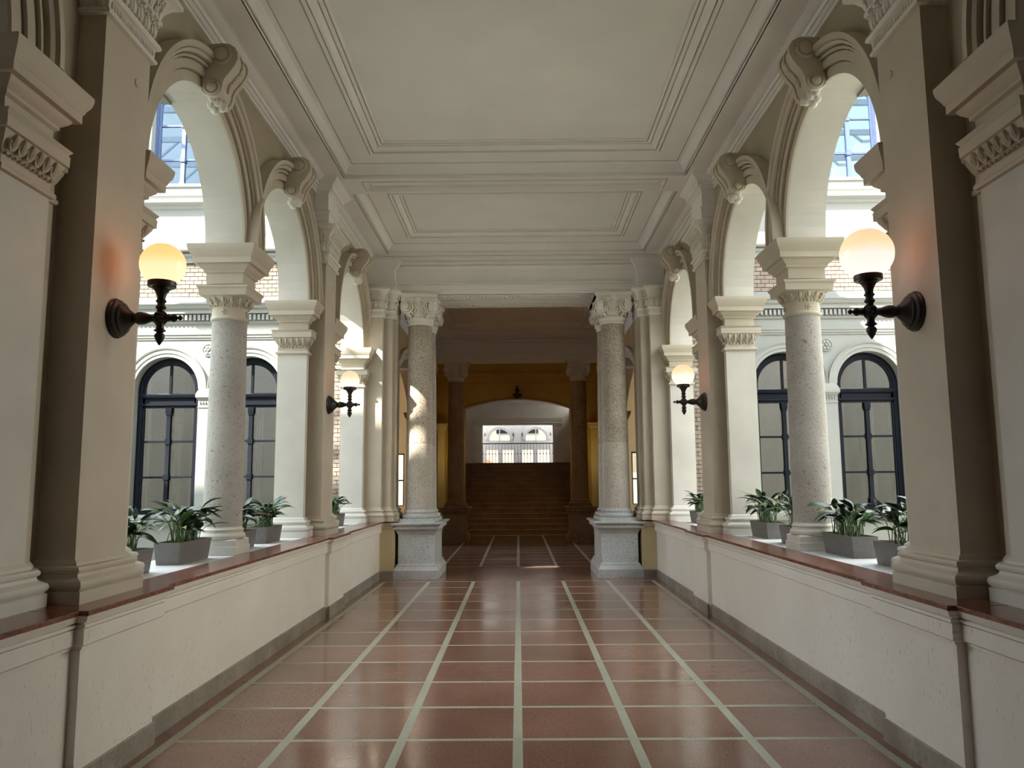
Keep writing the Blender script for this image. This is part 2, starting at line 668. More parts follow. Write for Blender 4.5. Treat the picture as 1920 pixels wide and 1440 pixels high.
def rosettes(x0, x1, y0, y1, which, z, r, step):
    mb = MB()
    for p, n in sides(x0, x1, y0, y1, which, step):
        Fm = frame_of(n)
        for k in range(6):
            a = 2 * PI * k / 6
            q = p + Fm @ Vector((math.cos(a) * r * .62, .004, math.sin(a) * r * .62))
            mb.ell((q.x, q.y, z + q.z), r * .36, r * .30, r * .36, 6, 4, Fm)
        mb.ell((p.x + n.x * .01, p.y + n.y * .01, z), r * .32, r * .45, r * .32, 6, 4, Fm)
    return mb


def impost_pier(x0, x1, y0, y1, which, corner=None, zb=ZL, step=.075, par=None, inset=0.035):
    p = MB()
    p.rect(x0, x1, y0, y1, [(o, zb + z) for o, z in BASE] + [(0, 3.29)], True, False)
    po = p.build('impost_pier', 'pier', par or wall)
    MB().rect(x0, x1, y0, y1, CAPN + IMP[1:], True, True).build('impost', 'cream', po)
    eggs(x0, x1, y0, y1, which, 3.455, .092, step, .036).build('egg_moulding', 'cream', po)
    rosettes(x0 + .02, x1 - .02, y0 + .01, y1 - .01, which, 3.372, .030, .115).build('rosettes', 'cream', po)
    return po


# core mass of the two pilaster groups
for y0, y1, pa, pb in ((3.96, 5.535, 4.40, 5.43), (10.03, 11.59, 10.13, 11.14)):
    MB().box(2.75, XB, y0 + .02, y1 - .02, ZL, SPR + .2).build('pier_core', 'olive', wall)
    impost_pier(2.68, 3.05, y0, pa, 'xyY', step=.078)
    impost_pier(2.68, 3.05, pb, y1, 'xyY', step=.078)
    for a, b in ((pa + .03, pa + .10), (pb - .10, pb - .03)):
        st = MB().rect(2.715, 2.80, a, b, [(o * .6, ZL + z) for o, z in BASE] + [(0, 3.29)]).build('side_strip', 'cream', wall)
        MB().rect(2.715, 2.80, a, b, [(o * .7, z) for o, z in CAPN]).build('strip_capital', 'cream', st)
# end pier by the far columns (and its twin behind the camera)
impost_pier(2.65, 3.05, 13.64, 14.3, 'xy')
impost_pier(2.65, 3.05, 1.3, 1.90, 'xY')

# spandrels and soffits
sp_mb, so_mb = MB(), MB()


def PX(u, z, d):
    return (XS + d, u, z)


arch_wall(sp_mb, so_mb, PX, 1.2, 14.4, SPR, 5.80, [(arch_pts(c, r, 4.0), SPR) for c, r in ARCH], XB - XS)
sp_mb.build('spandrel', 'olive', wall)
sofo = so_mb.build('arch_soffit', 'soffit', wall)

AV = [(0, 0), (0, .02), (.085, .02), (.085, -.015), (.098, -.015), (.098, .046), (.170, .046), (.170, .012), (.182, .012), (.182, .070), (.202, .070), (.202, .030), (.216, .030), (.222, .098), (.245, .112), (.252, .098), (.262, .132), (.305, .132), (.305, 0)]


def PA(u, z, p):
    return (XS - p, u, z)


def keystone(yc, zc, xw, par, r):
    z0 = zc + r
    cpoly = [(0, .40), (.16, .415), (.215, .405), (.262, .375), (.288, .325), (.290, .27), (.268, .215), (.228, .165), (.192, .12), (.172, .07), (.168, .03), (.155, -.01), (.120, -.045), (.075, -.05), (.03, -.03), (0, 0)]
    def fx(y):
        return lambda p, q: (xw - p, y, z0 + q)
    k = MB().prism(cpoly, fx(yc - .115), fx(yc + .115))
    big = [(p * 1.04 + .004, q + (.008 if q > .2 else -.006)) for p, q in cpoly]
    for a, b in ((-.15, -.10), (.10, .15)):
        k.prism(big, fx(yc + a), fx(yc + b))
    ko = k.build('keystone', 'cream', par)
    v = MB()
    for sg in (-1, 1):
        for (p, q, rr) in ((.165, .315, .092), (.095, .018, .070)):
            mt = Matrix.Translation((xw - p, yc + sg * .15, z0 + q)) @ Matrix.Rotation(R_(-90 * sg), 4, 'X')
            v.lathe([(rr, -.02), (rr, .012), (rr * .86, .02), (rr * .80, .010), (rr * .62, .010), (rr * .58, .024), (rr * .42, .03), (0.001, .03)], 20, mt, False)
    v.build('volutes', 'cream', ko)
    b = MB()
    fr = cpoly[3:11]
    for i in range(len(fr) - 1):
        for t in (0, .5):
            p = fr[i][0] * (1 - t) + fr[i + 1][0] * t
            q = fr[i][1] * (1 - t) + fr[i + 1][1] * t
            b.ell((xw - p - .006, yc, z0 + q), .016, .020, .018, 6, 4)
    b.build('bead_row', 'cream', ko)
    lf = MB()
    for j, (dy, dp, dz, sc) in enumerate(((0, .13, -.075, 1.2), (-.055, .105, -.06, 1), (.055, .105, -.06, 1), (-.09, .07, -.045, .8), (.09, .07, -.045, .8), (0, .07, -.10, 1.1), (-.05, .05, -.085, .9), (.05, .05, -.085, .9))):
        lf.ell((xw - dp, yc + dy, z0 + dz), .04 * sc, .032 * sc, .05 * sc, 7, 5)
    lf.build('acanthus_leaf', 'stucco', ko)


for c, r in ARCH:
    av = MB().archmold(PA, c, 4.0, [(r + a, p) for a, p in AV]).build('archivolt', 'cream', wall)
    for sg in (-1, 1):
        a = c + sg * r
        b = c + sg * (r + .19)
        MB().box(XS - .03, XS + .02, min(a, b), max(a, b), SPR, 4.0).build('archivolt_foot', 'cream', wall)
    keystone(c, 4.0, XS - .02, wall, r - .03)
    # plain outer console on the courtyard side
    MB().prism_y([(XB - .02, 5.0), (XB + .13, 5.02), (XB + .16, 5.12), (XB + .10, 5.3), (XB, 5.36)], c - .12, c + .12).build('outer_keystone', 'facade', wall)

# lamp pilasters
PB = [(.0, 4.56), (.03, 4.565), (.036, 4.58), (.03, 4.595), (.018, 4.60), (.022, 4.665), (.044, 4.672), (.054, 4.69), (.046, 4.712), (.02, 4.72), (.012, 4.74), (.022, 4.80), (.03, 4.86), (.05, 4.865), (.05, 4.895), (.04, 4.90), (.055, 4.95), (.10, 5.01), (.135, 5.03), (.150, 5.035), (.150, 5.07), (0, 5.07)]


def leafy(x0, x1, y0, y1, which, mb=None):
    mb = mb or MB()
    for p, n in sides(x0, x1, y0, y1, which, .095):
        Fm = frame_of(n)
        for dx, dz, rx, rz, o in ((0, 0, .020, .062, .035), (-.026, -.012, .013, .045, .028), (.026, -.012, .013, .045, .028), (0, .055, .026, .016, .060), (-.03, .04, .014, .014, .045), (.03, .04, .014, .014, .045)):
            q = p + Fm @ Vector((dx, o, 0))
            mb.ell((q.x, q.y, 4.785 + dz), rx, .020, rz, 7, 5, Fm)
        # scroll curls between the leaves
        for sg in (-1, 1):
            pts = []
            for i in range(10):
                a = i * .75
                rr = .020 * (1 - i / 13)
                l = Fm @ Vector((sg * (.047 - rr * math.cos(a)), .032, rr * math.sin(a) + .02))
                pts.append((p.x + l.x, p.y + l.y, 4.785 + l.z))
            mb.tube(pts, .006, 4)
    for p, n in sides(x0, x1, y0, y1, which, .034):           # bead band
        q = p + n * .024
        mb.ell((q.x, q.y, 4.632), .013, .013, .026, 6, 4)
    for p, n in sides(x0, x1, y0, y1, which, .03):            # dentils
        q = p + n * .05
        mb.box(q.x - .011, q.x + .011, q.y - .011, q.y + .011, 4.866, 4.892)
    for p, n in sides(x0, x1, y0, y1, which, .075):           # tongues
        Fm = frame_of(n)
        pts = []
        for i in range(9):
            a = PI * i / 8
            zz = .055 * math.sin(a)
            l = Fm @ Vector((math.cos(a) * .027, .062 + .9 * max(0, zz) * .9, 0))
            pts.append((p.x + l.x, p.y + l.y, 4.945 + zz))
        pts = [(pts[0][0] - n.x * .01, pts[0][1] - n.y * .01, 4.905)] + pts + [(pts[-1][0] - n.x * .01, pts[-1][1] - n.y * .01, 4.905)]
        mb.tube(pts, .007, 5)
        q = p + n * .085
        mb.ell((q.x, q.y, 4.955), .010, .010, .04, 6, 4)
    return mb


def capital(x0, x1, y0, y1, which, par):
    co = MB().rect(x0, x1, y0, y1, PB).build('capital', 'stucco', par)
    leafy(x0, x1, y0, y1, which).build('capital_carving', 'stucco', par)
    return co


PIL = [(4.615, 5.20), (10.31, 10.89)]
for y0, y1 in PIL:
    po = MB().rect(2.525, 2.76, y0, y1, [(o, ZL + z) for o, z in BASE] + [(0, 4.56)], True, False).build('lamp_pilaster', 'cream', wall)
    capital(2.525, 2.76, y0, y1, 'xyY', po)
    MB().rect(2.525, 2.76, y0, y1, [(.02, 5.07), (.02, 5.14), (.03, 5.145), (.03, 5.25), (.05, 5.262), (.05, 5.285), (.015, 5.292), (.015, 5.52), (.03, 5.53), (.03, 5.55), (.06, 5.575), (.08, 5.58), (.08, 5.635), (.11, 5.65), (.15, 5.70), (.16, 5.725), (0, 5.725)]).build('entablature_block', 'white', po)
    MB().lathe([(.028, 0), (.028, .004), (.022, .008), (0.001, .008)], 18, Matrix.Translation((2.525, y1 - .17, 4.33)) @ Matrix.Rotation(R_(-90), 4, 'Y'), False).build('round_cover', 'cream', po)

# end pilasters beside the big columns
ep = MB()
ep.rect(2.36, 2.70, 13.80, 14.5, [(o * .8, ZL + z) for o, z in BASE] + [(0, 4.56)])
ep.rect(2.215, 2.70, 13.93, 14.5, [(o * .8, ZL + z) for o, z in BASE] + [(0, 4.56)])
ep.rect(2.16, 2.70, 14.05, 14.5, [(o * .8, ZL + z) for o, z in BASE] + [(0, 4.56)])
epo = ep.build('end_pilaster', 'cream', wall)
ec = MB().rect(2.36, 2.70, 13.80, 14.5, [(o * .8, z) for o, z in PB])
ec.rect(2.19, 2.70, 13.95, 14.5, [(o * .8, z) for o, z in PB])
ec.build('capital', 'stucco', epo)
ecc = leafy(2.36, 2.70, 13.80, 14.5, 'xy')
leafy(2.19, 2.36, 13.95, 14.5, 'xy', ecc)
ecc.build('capital_carving', 'stucco', epo)

# parapet
pp = MB()
pp.box(2.395, 3.05, 1.2, 13.95, 0, .962)
PARA = [(4.39, 5.30), (10.06, 10.90)]
for a, b in PARA:
    pp.box(2.345, 2.5, a, b, 0, .962)
par = pp.build('parapet', 'dado', wall)
RAIL = [(0, .775), (.016, .775), (.016, .788), (.034, .80), (.034, .884), (.022, .884), (.022, .893), (.044, .893), (.044, .910), (.030, .910), (.030, .918), (.052, .922), (.064, .945), (.068, .957), (0, .957)]


def PR(x):
    return lambda t, p, z: (x - p, t, z)


segs = [(1.2, PARA[0][0]), (PARA[0][1], PARA[1][0]), (PARA[1][1], 13.95)]
for a, b in segs:
    MB().run(RAIL, a, b, PR(2.395)).build('rail_moulding', 'dado', par)
for a, b in PARA:
    MB().rect(2.345, 2.5, a, b, RAIL).build('rail_moulding', 'dado', par)
for a, b in segs:
    n = 3
    for k in range(n):
        y0 = a + (b - a) * k / n
        MB().rect(2.325, 2.635, y0 + .0015, a + (b - a) * (k + 1) / n - .0015, [(0, .958), (.005, .962), (.005, .980), (0, ZL)]).build('marble_coping', 'marble', wall)
for a, b in PARA:
    MB().rect(2.275, 2.635, a - .07, b + .07, [(0, .9575), (.005, .962), (.005, .981), (0, ZL + .001)]).build('marble_coping', 'marble', wall)
for y0 in (1.2, 3.2, 5.6, 7.7, 9.9, 11.6):
    y1 = {1.2: 3.197, 3.2: 5.597, 5.6: 7.697, 7.7: 9.897, 9.9: 11.597, 11.6: 14.2}[y0]
    MB().box(2.64, 3.22, y0, y1, .93, ZL - .002).build('stone_ledge', 'whitestone', wall)
# low return wall to the pedestal
MB().box(2.14, 2.69, 13.95, 14.5, 0, .93).build('return_wall', 'yellow', wall)
MB().rect(2.14, 2.69, 13.95, 14.5, [(0, .86), (.03, .88), (.03, .90), (.05, .93), (.05, .957), (0, .957)]).build('rail_moulding', 'cream', wall)
MB().rect(2.14, 2.69, 13.95, 14.5, [(.06, .958), (.065, .962), (.065, .98), (.06, ZL)]).build('marble_coping', 'marble', wall)

# side wall of the stair hall beyond: wide low arch
sw_f, sw_r = MB(), MB()


def PS(u, z, d):
    return (2.55 + d, u, z)


arch_wall(sw_f, sw_r, PS, 14.5, 25.0, 0, 5.75, [(arch_pts(18.5, 2.6, 3.5, 24, 1.0), 0.0)], .35)
sw_f.build('hall_side_wall', 'ochre', wall)
sw_r.build('hall_arch_soffit', 'ochre', wall)
MB().archmold(lambda u, z, p: (2.55 - p, u, z), 18.5, 1.12, [(3.38, 0), (3.38, .03), (3.5, .03), (3.52, .07), (3.62, .07), (3.62, 0)], R_(41), R_(139)).build('archivolt', 'cream', wall)
for y in (15.75, 21.25):
    MB().rect(2.56, 2.9, y - .15, y + .15, [(0, 0), (0, 3.2), (.05, 3.3), (.10, 3.4), (.12, 3.5), (0, 3.5)]).build('impost_pier', 'ochre', wall)
MB().box(2.45, 2.9, 18.3, 18.7, 4.3, 4.75).build('keystone', 'cream', wall)
MB().run([(0, 5.05), (.03, 5.05), (.03, 5.2), (.06, 5.24), (.02, 5.26), (.02, 5.5), (.1, 5.6), (.2, 5.72), (0, 5.72)], 14.5, 25.0, PR(2.55)).build('hall_entablature', 'white', wall)

# cornice under the ceiling
CORN = [(0, 5.54), (.022, 5.54), (.022, 5.568), (.012, 5.568), (.012, 5.58), (.03, 5.58), (.048, 5.592), (.048, 5.606), (.028, 5.606), (.028, 5.618), (.060, 5.618), (.060, 5.666), (.045, 5.666), (.045, 5.678), (.085, 5.678), (.11, 5.69), (.140, 5.706), (.140, 5.716), (.16, 5.716), (.16, 5.725), (0, 5.725)]
MB().run(CORN, 1.2, 14.2, PR(XS)).build('wall_cornice', 'white', wall)

# ------------------------------------------------------------------ skirting
bb = empty('baseboard_right', label='brown stone skirting along the foot of right parapet', cat='skirting', kind='structure')


def skirt(x, a, b, out):
    n = max(1, round((b - a) / .62))
    for k in range(n):
        y0 = a + (b - a) * k / n
        y1 = a + (b - a) * (k + 1) / n
        MB().rect(x - .016, x + .01, y0 + .001, y1 - .001, [(0, 0), (0, .135), (-.004, .14)]).build('skirting_block', 'stone_base', bb)


skirt(2.395, 1.2, PARA[0][0] - .02, 0)
skirt(2.345, PARA[0][0] - .016, PARA[0][1] + .016, 0)
skirt(2.395, PARA[0][1] + .02, PARA[1][0] - .02, 0)
skirt(2.345, PARA[1][0] - .016, PARA[1][1] + .016, 0)
skirt(2.395, PARA[1][1] + .02, 13.93, 0)
MB().box(2.14, 2.372, 13.934, 13.95, 0, .14).build('skirting_block', 'stone_base', bb)

mirrored(wall, 'wall_left', 'left arcade wall of arches, pilasters and parapet')
mirrored(bb, 'baseboard_left', 'brown stone skirting along the foot of left parapet')

# ------------------------------------------------------------------ ceiling
ceil = MB().box(-3.3, 3.3, -4, 14.4, 6.02, 6.25).build('ceiling', 'white', label='white coffered stucco ceiling over the corridor', cat='ceiling', kind='structure')
ZS, ZC = 5.72, 5.88


def ring(mb, x0, x1, y0, y1, prof):
    mb.rect(x0, x1, y0, y1, [(-o, z) for o, z in prof], False, False)


def coffer(y0, y1, x=2.30, par=None, mat='white'):
    par = par or ceil
    a = MB()
    ring(a, -x, x, y0, y1, [(0, ZS), (0, ZS + .03), (.004, ZS + .075), (.018, ZS + .075), (.018, ZS + .045), (.036, ZS + .05), (.055, ZS + .10), (.085, ZS + .14), (.115, ZC - .01), (.125, ZC - .01), (.125, ZC + .02), (.138, ZC + .02), (.138, ZC), (.42, ZC)])
    a.build('coffer_cove', mat, par)
    b = MB()
    ring(b, -x, x, y0, y1, [(.42, ZC), (.42, ZC + .05), (.436, ZC + .05), (.436, ZC - .012), (.468, ZC - .012), (.468, ZC + .04), (.482, ZC + .04), (.482, ZC + .008), (.51, ZC + .014), (.535, ZC + .04), (.55, ZC + .05), (.55, ZC + .085), (.562, ZC + .085), (.562, ZC + .055), (.60, ZC + .055), (.60, ZC + .095), (.613, ZC + .095), (.613, ZC + .062), (.635, ZC + .066), (.638, ZC + .09), (.66, ZC + .09)])
    b.build('coffer_frame', mat, par)
    MB().box(-x + .655, x - .655, y0 + .655, y1 - .655, ZC + .088, ZC + .12).build('coffer_panel', mat, par)


coffer(5.27, 10.27)
coffer(10.84, 13.85)
coffer(1.69, 4.70)


def beam(y0, y1, par=None, mat='white'):
    par = par or ceil
    a = MB()
    xo, ya, yb = 2.08, y0 + .10, y1 - .09
        # bottom with a sunk panel
    a.add([(-2.30, y0, ZS), (2.30, y0, ZS), (2.30, ya, ZS), (-2.30, ya, ZS), (-2.30, yb, ZS), (2.30, yb, ZS), (2.30, y1, ZS), (-2.30, y1, ZS), (-xo, ya, ZS), (-xo, yb, ZS), (xo, ya, ZS), (xo, yb, ZS)],
          [(0, 1, 2, 3), (4, 5, 6, 7), (3, 8, 9, 4), (10, 2, 5, 11)])
    ring(a, -xo, xo, ya, yb, [(0, ZS), (0, ZS + .05), (.014, ZS + .05), (.014, ZS - .012), (.034, ZS - .012), (.040, ZS + .03), (.060, ZS + .034), (.060, ZS + .075), (.072, ZS + .075), (.072, ZS + .055), (.085, ZS + .06)])
    a.build('beam', mat, par)
    MB().box(-xo + .08, xo - .08, ya + .08, yb - .08, ZS + .058, ZS + .09).build('beam_panel', mat, par)


beam(10.27, 10.84)
beam(4.70, 5.27)
for sx in (-1, 1):
    x0, x1 = sorted((sx * 2.30, sx * 2.70))
    MB().box(x0, x1, 1.2, 13.87, ZS, ZS + .02).build('side_soffit', 'white', ceil)
# end entablature over the big columns
EN = [(0, 5.05), (.03, 5.05), (.03, 5.125), (.04, 5.13), (.04, 5.222), (.025, 5.222), (.025, 5.235), (.06, 5.235), (.06, 5.262), (0, 5.262), (0, 5.50), (.02, 5.51), (.02, 5.53), (.05, 5.56), (.075, 5.562), (.075, 5.578), (.055, 5.578), (.055, 5.592), (.10, 5.592), (.10, 5.650), (.085, 5.650), (.085, 5.664), (.32, 5.664), (.32, 5.685), (.30, 5.685), (.30, 5.698), (.34, 5.698), (.35, 5.72), (0, 5.73)]
MB().run(EN, -2.70, 2.70, lambda t, p, z: (t, 14.20 - p, z)).build('end_entablature', 'white', ceil)
MB().box(-2.7, 2.7, 14.26, 15.45, 5.21, 6.02).build('lintel_mass', 'white', ceil)
for sx in (-1, 1):
    x0, x1 = sorted((sx * 2.20, sx * 2.70))
    MB().rect(x0, x1, 14.08, 14.3, [(0, 5.06), (0, 5.13), (.01, 5.135), (.01, 5.23), (.03, 5.242), (.03, 5.268), (-.005, 5.275), (-.005, 5.50), (.03, 5.53), (.06, 5.56), (.09, 5.60), (.11, 5.665)]).build('entablature_block', 'white', ceil)
# soffits of the beams over the column pairs, with a carved leaf band
for y0, y1 in ((14.175, 14.56), (14.92, 15.30)):
    MB().box(-2.7, 2.7, y0, y1, 5.05, 5.22).build('architrave', 'white', ceil)
    g = MB()
    n = 38
    for k in range(n):
        x = -1.36 + 2.72 * (k + .5) / n
        for sg in (-1, 1):
            mt = Matrix.Rotation(R_(32 * sg * (1 if k % 2 else -1)), 3, 'Z')
            g.ell((x, (y0 + y1) / 2 + sg * .035, 5.045), .042, .020, .022, 7, 4, mt)
    g.box(-1.40, 1.40, y0 + .06, y0 + .085, 5.035, 5.052)
    g.box(-1.40, 1.40, y1 - .085, y1 - .06, 5.035, 5.052)
    g.build('carved_soffit_band', 'stucco', ceil)

# ------------------------------------------------------------------ stair hall ceiling and walls
hall = MB().box(-9, 9, 14.4, 26, 6.02, 6.25).build('ceiling_hall', 'white', label='dim coffered ceiling of the stair hall beyond the columns', cat='ceiling', kind='structure')
coffer(15.62, 21.95, 2.30, hall)
MB().run([(p, z) for p, z in EN], -2.70, 2.70, lambda t, p, z: (t, 22.32 - p, z)).build('hall_entablature', 'white', hall)
MB().box(-2.7, 2.7, 22.36, 22.80, 5.055, 6.02).build('lintel_mass', 'white', hall)
MB().box(-2.7, 2.7, 22.80, 25.0, 5.72, 5.9).build('hall_soffit', 'white', hall)
g = MB()
for k in range(38):
    x = -1.36 + 2.72 * (k + .5) / 38
    for sg in (-1, 1):
        g.ell((x, 22.55 + sg * .035, 5.045), .042, .020, .022, 7, 4, Matrix.Rotation(R_(32 * sg * (1 if k % 2 else -1)), 3, 'Z'))
g.build('carved_soffit_band', 'stucco', hall)
for sx in (-1, 1):
    x0, x1 = sorted((sx * 2.30, sx * 2.70))
    MB().box(x0, x1, 15.45, 22.4, ZS, ZS + .02).build('side_soffit', 'white', hall)

# end wall with the stair arch
we = empty('wall_end', label='ochre end wall with wide low arch over the staircase', cat='wall', kind='structure')
wf, wr = MB(), MB()


def PE(u, z, d):
    return (u, 25.0 + d, z)


arch_wall(wf, wr, PE, -9, 9, 0, 6.0, [([(sq - .42, 2.55), (sq - .419, 2.56), (sq + .419, 2.56), (sq + .42, 2.55)], .93) if sq else (arch_pts(0, 1.66, 3.97, 24, .29), 0.0) for sq in (-3.98, 0, 3.98)], .4)
wf.build('end_wall_face', 'ochre', we)
wr.build('arch_soffit', 'ochre', we)
ap = arch_pts(0, 1.66, 3.97, 24, .29)
t = MB()
t.tube([(u, 24.985, z) for u, z in ap], .022, 6)
t.build('arch_moulding', 'stair', we)
for sx in (-1, 1):
    x0, x1 = sorted((sx * 2.28, sx * 2.50))
    MB().rect(x0, x1, 24.78, 25.0, [(.05, 0), (.05, .8), (0, .9), (0, 3.25), (.02, 3.27), (.02, 3.3), (.06, 3.36), (.06, 3.4), (.10, 3.47), (0, 3.47)]).build('impost_pier', 'cream', we)
MB().run([(0, 4.72), (.03, 4.72), (.03, 4.76), (0, 4.78), (0, 5.0), (.05, 5.02), (.05, 5.08), (0, 5.1)], -2.6, 2.6, lambda t_, p, z: (t_, 25.01 - p, z)).build('wall_band', 'ochre', we)

# outer walls of the side halls
wh = empty('wall_hall_right', label='outer wall of side hall right of the columns', cat='wall', kind='structure')
hf, hv = MB(), MB()
arch_wall(hf, hv, lambda u, z, d: (6.2 + d, u, z), 15.2, 25.0, 0, 6.0, [(arch_pts(22.2, 1.5, 3.6), .6)], .3)  # unseen arched opening added to let daylight into the hall
hf.build('outer_wall', 'ochre', wh)
hv.build('outer_reveal', 'ochre', wh)
mirrored(wh, 'wall_hall_left', 'outer wall of side hall left of the columns')

# landing walls
wl = empty('wall_landing', label='pale landing wall with pilasters round the window opening', cat='wall', kind='structure')
lf, lr = MB(), MB()


def PLd(u, z, d):
    return (u, 33.0 + d, z)


arch_wall(lf, lr, PLd, -5, 5, 2.0, 6.2, [([(-1.46, 3.99), (-1.46 + .001, 4.0), (1.459, 4.0), (1.46, 3.99)], 2.36)], .35)
lf.build('landing_wall_face', 'landing', wl)
lr.build('opening_reveal', 'landing', wl)
for sx in (-1, 1):
    x0, x1 = sorted((sx * 1.49, sx * 1.80))
    MB().rect(x0, x1, 32.92, 33.0, [(.03, 2.36), (.03, 2.5), (0, 2.53), (0, 3.92), (.03, 3.95), (.05, 4.03), (0, 4.03)]).build('landing_pilaster', 'landing', wl)
MB().run([(0, 4.06), (.05, 4.06), (.05, 4.15), (.08, 4.18), (.08, 4.22), (.11, 4.27), (0, 4.27)], -1.85, 1.85, lambda t_, p, z: (t_, 33.0 - p, z)).build('lintel_moulding', 'landing', wl)
MB().run([(0, 4.82), (.04, 4.82), (.04, 4.86), (.1, 4.95), (0, 4.97)], -2.4, 2.4, lambda t_, p, z: (t_, 33.0 - p, z)).build('wall_band', 'landing', wl)
for sx in (-1, 1):
    x0, x1 = sorted((sx * 2.35, sx * 2.65))
    MB().box(x0, x1, 25.4, 30.4, 0, 6.2).build('stair_side_wall', 'landing', wl)
    MB().box(x0, x1, 30.4, 33.2, 0, 4.6 if sx > 0 else 5.3).build('stair_side_wall', 'landing', wl)  # right side stops short: unseen slot added to light the landing
    MB().box(x0, x1, 30.4, 33.2, 5.2, 6.2).build('stair_side_wall', 'landing', wl)
MB().box(-3, 3, 25.4, 33.4, 6.0, 6.2).build('stair_ceiling', 'white', wl)
MB().box(-3, 3, 29.95, 34.5, 2.10, 2.355).build('landing_slab', 'stair', wl)

# back wall and side walls behind the camera
for sx, nm in ((-1, 'left'), (1, 'right')):
    x0, x1 = sorted((sx * 3.06, sx * 3.26))
    MB().box(x0, x1, -4.0, 1.2, 0, 6.1).build('wall_rear_' + nm, 'dark_rear', label='wall beside the camera on the ' + nm, cat='wall', kind='structure')
MB().box(-9.5, 9.5, -4.2, -4.0, -.2, 6.2).build('wall_back', 'dark_rear', label='plain wall closing the corridor behind the camera', cat='wall', kind='structure')

# ------------------------------------------------------------------ courtyards
YF = 14.6
WX = [6.51, 4.97]        # window centres at the window plane
CF = empty('wall_courtyard_right', label='pale courtyard facade seen through the right arches', cat='wall', kind='structure')
ff, fr_ = MB(), MB()


def PF(u, z, d):
    return (u, YF + d, z)


ops = sorted([(arch_pts(x, .60, 3.41, 24), 1.10) for x in WX], key=lambda o: o[0][0][0])
arch_wall(ff, fr_, PF, 3.06, 9.2, -0.6, 5.15, ops, .42)
# upper storey with a tall window
arch_wall(ff, fr_, PF, 3.06, 9.2, 5.80, 11.0, [([(5.83, 9.99), (5.831, 10.0), (7.019, 10.0), (7.02, 9.99)], 7.34)], .42)
ff.build('facade_plaster', 'facade', CF)
fr_.build('window_reveal', 'facade', CF)
MB().box(3.06, 9.2, YF + .03, YF + .3, 5.15, 5.80).build('brick_backing', 'mortar', CF)


def PC(t_, p, z):
    return (t_, YF - p, z)


def fband(name, prof, mat='facade', a=3.06, b=9.2):
    return MB().run(prof, a, b, PC).build(name, mat, CF)


for x in WX:
    MB().archmold(lambda u, z, p: (u, YF - p, z), x, 3.41, [(.60, 0), (.60, .03), (.66, .03), (.665, .045), (.735, .045), (.74, .06), (.765, .07), (.765, 0)]).build('window_hood', 'facade', CF)
mid = (WX[0] + WX[1]) / 2
for x in (mid, mid + 1.54, mid - 1.54):
    MB().rect(x - .13, x + .13, YF - .06, YF, [(.03, .95), (.03, 1.2), (0, 1.25), (0, 3.04), (.015, 3.05), (.015, 3.075), (0, 3.08), (0, 3.17), (.035, 3.22), (.05, 3.24), (.05, 3.30), (0, 3.41)]).build('facade_pilaster', 'facade', CF)
    b = MB()
    for k in range(5):
        b.ell((x - .10 + k * .05, YF - .068, 3.14), .018, .02, .03, 6, 4)
    b.build('capital_carving', 'facade', CF)
    ro = MB()
    mt = Matrix.Translation((x, YF, 4.13)) @ Matrix.Rotation(R_(90), 4, 'X')
    ro.lathe([(.125, 0), (.125, .02), (.11, .03), (.10, .015), (.001, .015)], 24, mt, False)
    for k in range(6):
        a = 2 * PI * k / 6
        ro.ell((x + .062 * math.cos(a), YF - .02, 4.13 + .062 * math.sin(a)), .034, .022, .034, 7, 4)
    ro.ell((x, YF - .03, 4.13), .03, .025, .03, 7, 4)
    ro.build('roundel', 'facade', CF)
fband('sill_course', [(0, .92), (.08, .93), (.10, 1.0), (.10, 1.06), (.04, 1.10), (0, 1.10)])
fband('string_course', [(0, 4.33), (.02, 4.33), (.02, 4.36), (.04, 4.37), (.04, 4.40), (.06, 4.42), (.06, 4.44), (0, 4.45)])
fband('frieze_moulding', [(0, 4.62), (.03, 4.63), (.05, 4.665), (0, 4.67)])
fband('dentil_bed', [(0, 4.67), (.03, 4.67), (.03, 4.81), (0, 4.81)])
d = MB()
for k in range(76):
    x = 3.1 + k * .08
    d.box(x, x + .045, YF - .09, YF - .02, 4.69, 4.79)
d.build('dentils', 'facade', CF)
fband('band_cornice', [(0, 4.81), (.11, 4.81), (.11, 4.88), (.15, 4.90), (.18, 4.96), (.20, 4.97), (.20, 5.0), (.06, 5.02), (.06, 5.13), (0, 5.15)])
fband('brick_ledge', [(0, 5.80), (.05, 5.80), (.05, 5.88), (.09, 5.92), (.09, 5.96), (0, 6.0)])
fband('panel_moulding', [(0, 6.20), (.03, 6.20), (.05, 6.24), (.03, 6.30), (0, 6.31)])
fband('upper_cornice', [(0, 6.86), (.04, 6.87), (.06, 6.93), (.16, 6.95), (.18, 7.03), (.20, 7.06), (.20, 7.10), (.14, 7.12), (.14, 7.24), (.17, 7.25), (.17, 7.31), (.06, 7.34), (0, 7.34)])
# bricks
bw, bh = .147, .069
brick_me = mesh_only(MB().rect(-bw / 2, bw / 2, -.03, .03, [(-.003, -bh / 2), (0, -bh / 2 + .004), (0, bh / 2 - .004), (-.003, bh / 2)]), 'brick', 'brick')
for r in range(8):
    z = 5.19 + r * .0785
    for k in range(21):
        x = 4.05 + k * .156 + (.078 if r % 2 else 0)
        inst('brick', brick_me, CF, (x, YF + .022 + random.uniform(-.006, .004), z))
MB().box(3.06, 3.60, YF - .05, YF - .008, .9, 5.0).build('brick_backing', 'mortar', CF)
for r in range(52):
    z = .95 + r * .0785
    for k in range(2):
        x = 3.13 + k * .156 + (.078 if r % 2 else 0)
        inst('brick', brick_me, CF, (x, YF - .058 + random.uniform(-.006, .004), z))
mirrored(CF, 'wall_courtyard_left', 'pale courtyard facade seen through the left arches')

